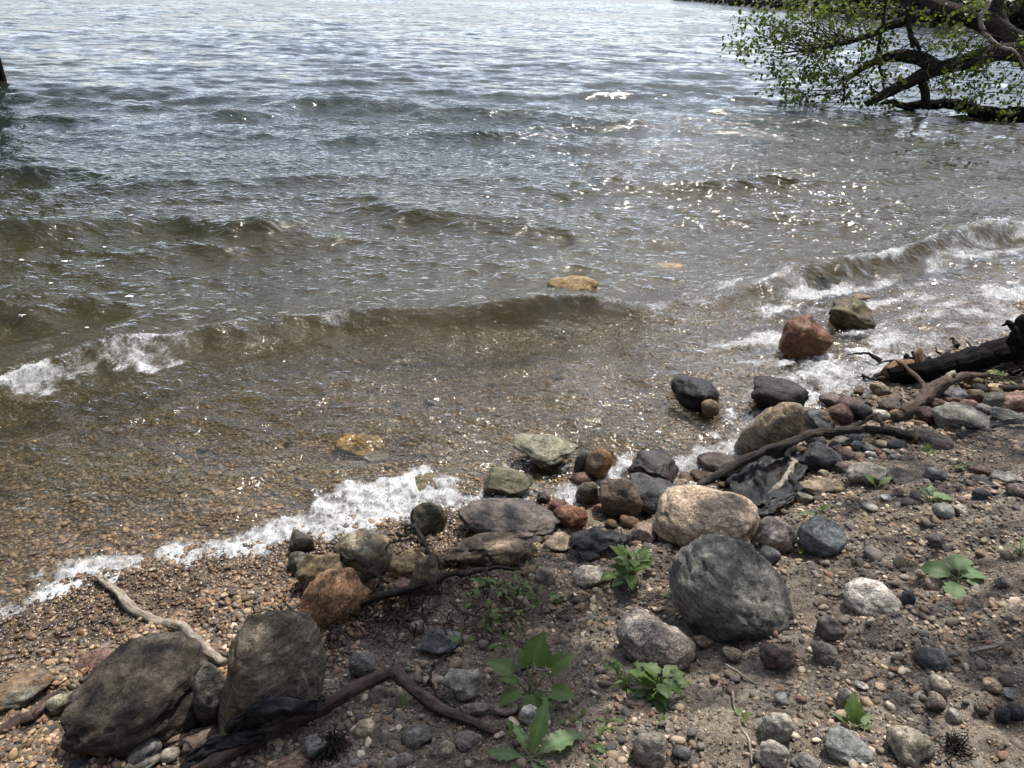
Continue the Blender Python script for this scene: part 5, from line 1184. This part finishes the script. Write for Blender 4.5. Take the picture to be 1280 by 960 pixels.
# ------------------------------------------------------------------ trees beside the view: they shade the bank and darken the left water
def shade_tree(base, crown_c, targets, seed, label, leaf=.11):
    T = empty('bank_tree', base, label, 'tree'); b = np.asarray(base, float)
    rs = np.random.default_rng(seed); pts = []; lb_ = Tubes(); tk = Tubes()
    tk.add([b + (0, 0, -.3), b + (0.05, 0, 1.2), b * .75 + np.asarray(crown_c) * .25 + (0, 0, 1.6), crown_c], [.30, .24, .19, .10], n=40, sides=14, rough=.2, wob=.06, seed=seed).build('trunk', BARK_TREE, T, b)
    P = spline([b + (0.05, 0, 1.2), b * .75 + np.asarray(crown_c) * .25 + (0, 0, 1.6), crown_c], 20)
    for (c, spread, n_) in targets:
        c = np.asarray(c, float); s0 = P[rs.integers(8, 20)]
        lb_.add([s0, (s0 + c) / 2 + rs.normal(0, .25, 3), c], [.022, .014, .008], n=16, sides=6, rough=.1, wob=.06, seed=int(rs.integers(1e6)))
        for _ in range(max(1, n_ // 12)):
            q_ = c + rs.normal(0, 1, 3) * np.asarray(spread)
            lb_.add([c, (c + q_) / 2 + rs.normal(0, .08, 3), q_], [.012, .008, .004], n=8, sides=4, rough=0, seed=1)
            pts.append(q_ + rs.normal(0, .11, (12, 3)))
    l_ = lb_.build('limbs', BARK_TREE, T, b); l_['kind'] = 'stuff'
    pts = np.vstack(pts); pts = pts[(pts[:, 2] > 2.15) | (pts[:, 1] < 0)]; o = link('foliage', foliage_mesh(pts - b, leaf, seed), LEAF_TREE, T); o['kind'] = 'stuff'
    return T
tg = []; sr = np.random.default_rng(6)
for px, py, sx_, n_ in [(455, 820, .15, 90), (510, 805, .18, 120), (560, 850, .18, 130), (470, 890, .18, 120), (600, 770, .18, 110), (640, 840, .18, 100), (620, 940, .18, 90), (540, 950, .18, 110), (380, 960, .10, 60), (420, 870, .12, 60), (90, 985, .08, 30), (590, 720, .14, 50), (690, 700, .1, 25),
                        (1210, 580, .2, 70), (1265, 555, .18, 80), (1130, 560, .12, 20), (1255, 915, .14, 30), (1190, 830, .12, 14), (950, 890, .12, 14), (890, 800, .08, 12), (1275, 770, .14, 16), (850, 715, .06, 10), (470, 700, .1, 16)]:
    g = hit(px, py); t = sr.uniform(5.0, 6.6); c = g + sun_dir * t
    tg.append((c, (sx_, sx_, .25), n_))
shade_tree((7.6, 3.4, .75), (5.6, 5.4, 5.6), tg, 3, 'leafy tree overhanging the bank from the right, out of frame')
tg = []
for _ in range(46):
    v = sr.normal(size=3); v /= np.linalg.norm(v); r_ = sr.uniform(.5, 1) ** .5
    tg.append((np.array([-10.9, 13.4, 4.7]) + v * np.array([2.1, 2.3, 3.6]) * r_, (.3, .3, .3), 150))
for _ in range(24):
    v = sr.normal(size=3); v /= np.linalg.norm(v); r_ = sr.uniform(.4, 1) ** .5
    tg.append((np.array([-8.7, 10.3, 4.6]) + v * np.array([1.5, 2.0, 2.2]) * r_, (.25, .25, .25), 130))
shade_tree((-14.0, 9.6, .2), (-12.2, 13.0, 4.4), tg, 8, 'leafy tree leaning over the lake beyond the left edge', .3)

for bx_, by_, sd_ in [(-3.4, -3.2, 21), (2.6, -3.6, 22), (-7.5, -1.6, 23)]:  # unseen trees added behind the camera, blocking sky light to darken the rock fronts
    tg = []
    for _ in range(44):
        v = sr.normal(size=3); v /= np.linalg.norm(v); r_ = sr.uniform(.3, 1) ** .5
        tg.append((np.array([bx_, by_, 3.6]) + v * np.array([2.6, 1.5, 3.0]) * r_, (.4, .3, .4), 60))
    shade_tree((bx_, by_, .5), (bx_ + .3, by_, 4.6), tg, sd_, {21: 'unseen bushy tree added to block sky light behind the viewer', 22: 'unseen bushy tree added to block sky light behind the viewer to the right', 23: 'unseen bushy tree added to block sky light behind the viewer to the far left'}[sd_], .28)

# ------------------------------------------------------------------ far shore with woodland
fs_px = [(800, -4.2), (840, 0), (881, 4), (972, 14), (1120, 29), (1276, 43)]
FSP = [flat(*p)[:2] for p in fs_px[1:]]
FSP = [np.array([150., 900.])] + FSP + [np.array([48., 55.]), np.array([60., 30.])]
FS = spline(np.array(FSP), 80)
V = []; 
for i, p in enumerate(FS):
    t = FS[min(i + 1, 79)] - FS[max(i - 1, 0)]; t /= np.linalg.norm(t); nrm = np.array([-t[1], t[0]])
    if nrm[0] < 0: nrm = -nrm
    for off, z in [(-2, -2), (0, .05), (1.2, .7), (8, 2.2), (30, 6), (120, 10), (160, -3)]:
        pp = p + nrm * off; V.append((pp[0], pp[1], z + .3 * random.uniform(-1, 1) * (z > .1)))
idx = np.arange(80 * 7).reshape(80, 7)
f = np.stack([idx[:-1, :-1], idx[:-1, 1:], idx[1:, 1:], idx[1:, :-1]], -1).reshape(-1, 4)
k = NT('far_bank'); fm_ = k.done(k.principled(k.mix(k.noise(k.pos(), .6, 5), (.03, .035, .016), (.06, .06, .03)), .9))
o = link('far_shore', mesh_from(np.array(V), f), fm_); tag(o, 'low green far shore across the lake', kind='structure')
wp = []; fr_ = np.random.default_rng(4); tk = Tubes()
for i in range(420):
    u_ = fr_.uniform(.1, 1) * 78; p = FS[int(u_)] ; t = FS[min(int(u_) + 1, 79)] - FS[int(u_)]; p = p + t * (u_ - int(u_)); t /= np.linalg.norm(t); nrm = np.array([-t[1], t[0]]); nrm = nrm if nrm[0] > 0 else -nrm
    dist = np.linalg.norm(p); shr = i >= 170; p = p + nrm * (fr_.uniform(.2, 2.5) if shr else fr_.uniform(1.5, 16)); hgt = fr_.uniform(1.2, 3.0) if shr else fr_.uniform(4, 11)
    n_ = 70 if shr else 220; v = fr_.normal(size=(n_, 3)); v /= np.linalg.norm(v, axis=1, keepdims=True); v *= (fr_.random((n_, 1)) ** .4)
    c = np.array([p[0], p[1], (.3 if shr else 1.4) + hgt * .48]); wp.append(c + v * np.array([hgt * .36, hgt * .36, hgt * .5]))
wp = np.vstack(wp); wp = wp[wp[:, 2] > .3]
o = link('far_woodland', foliage_mesh(wp, .7, 9), LEAF_DARK); tag(o, 'dark green woodland along the far shore', kind='stuff')
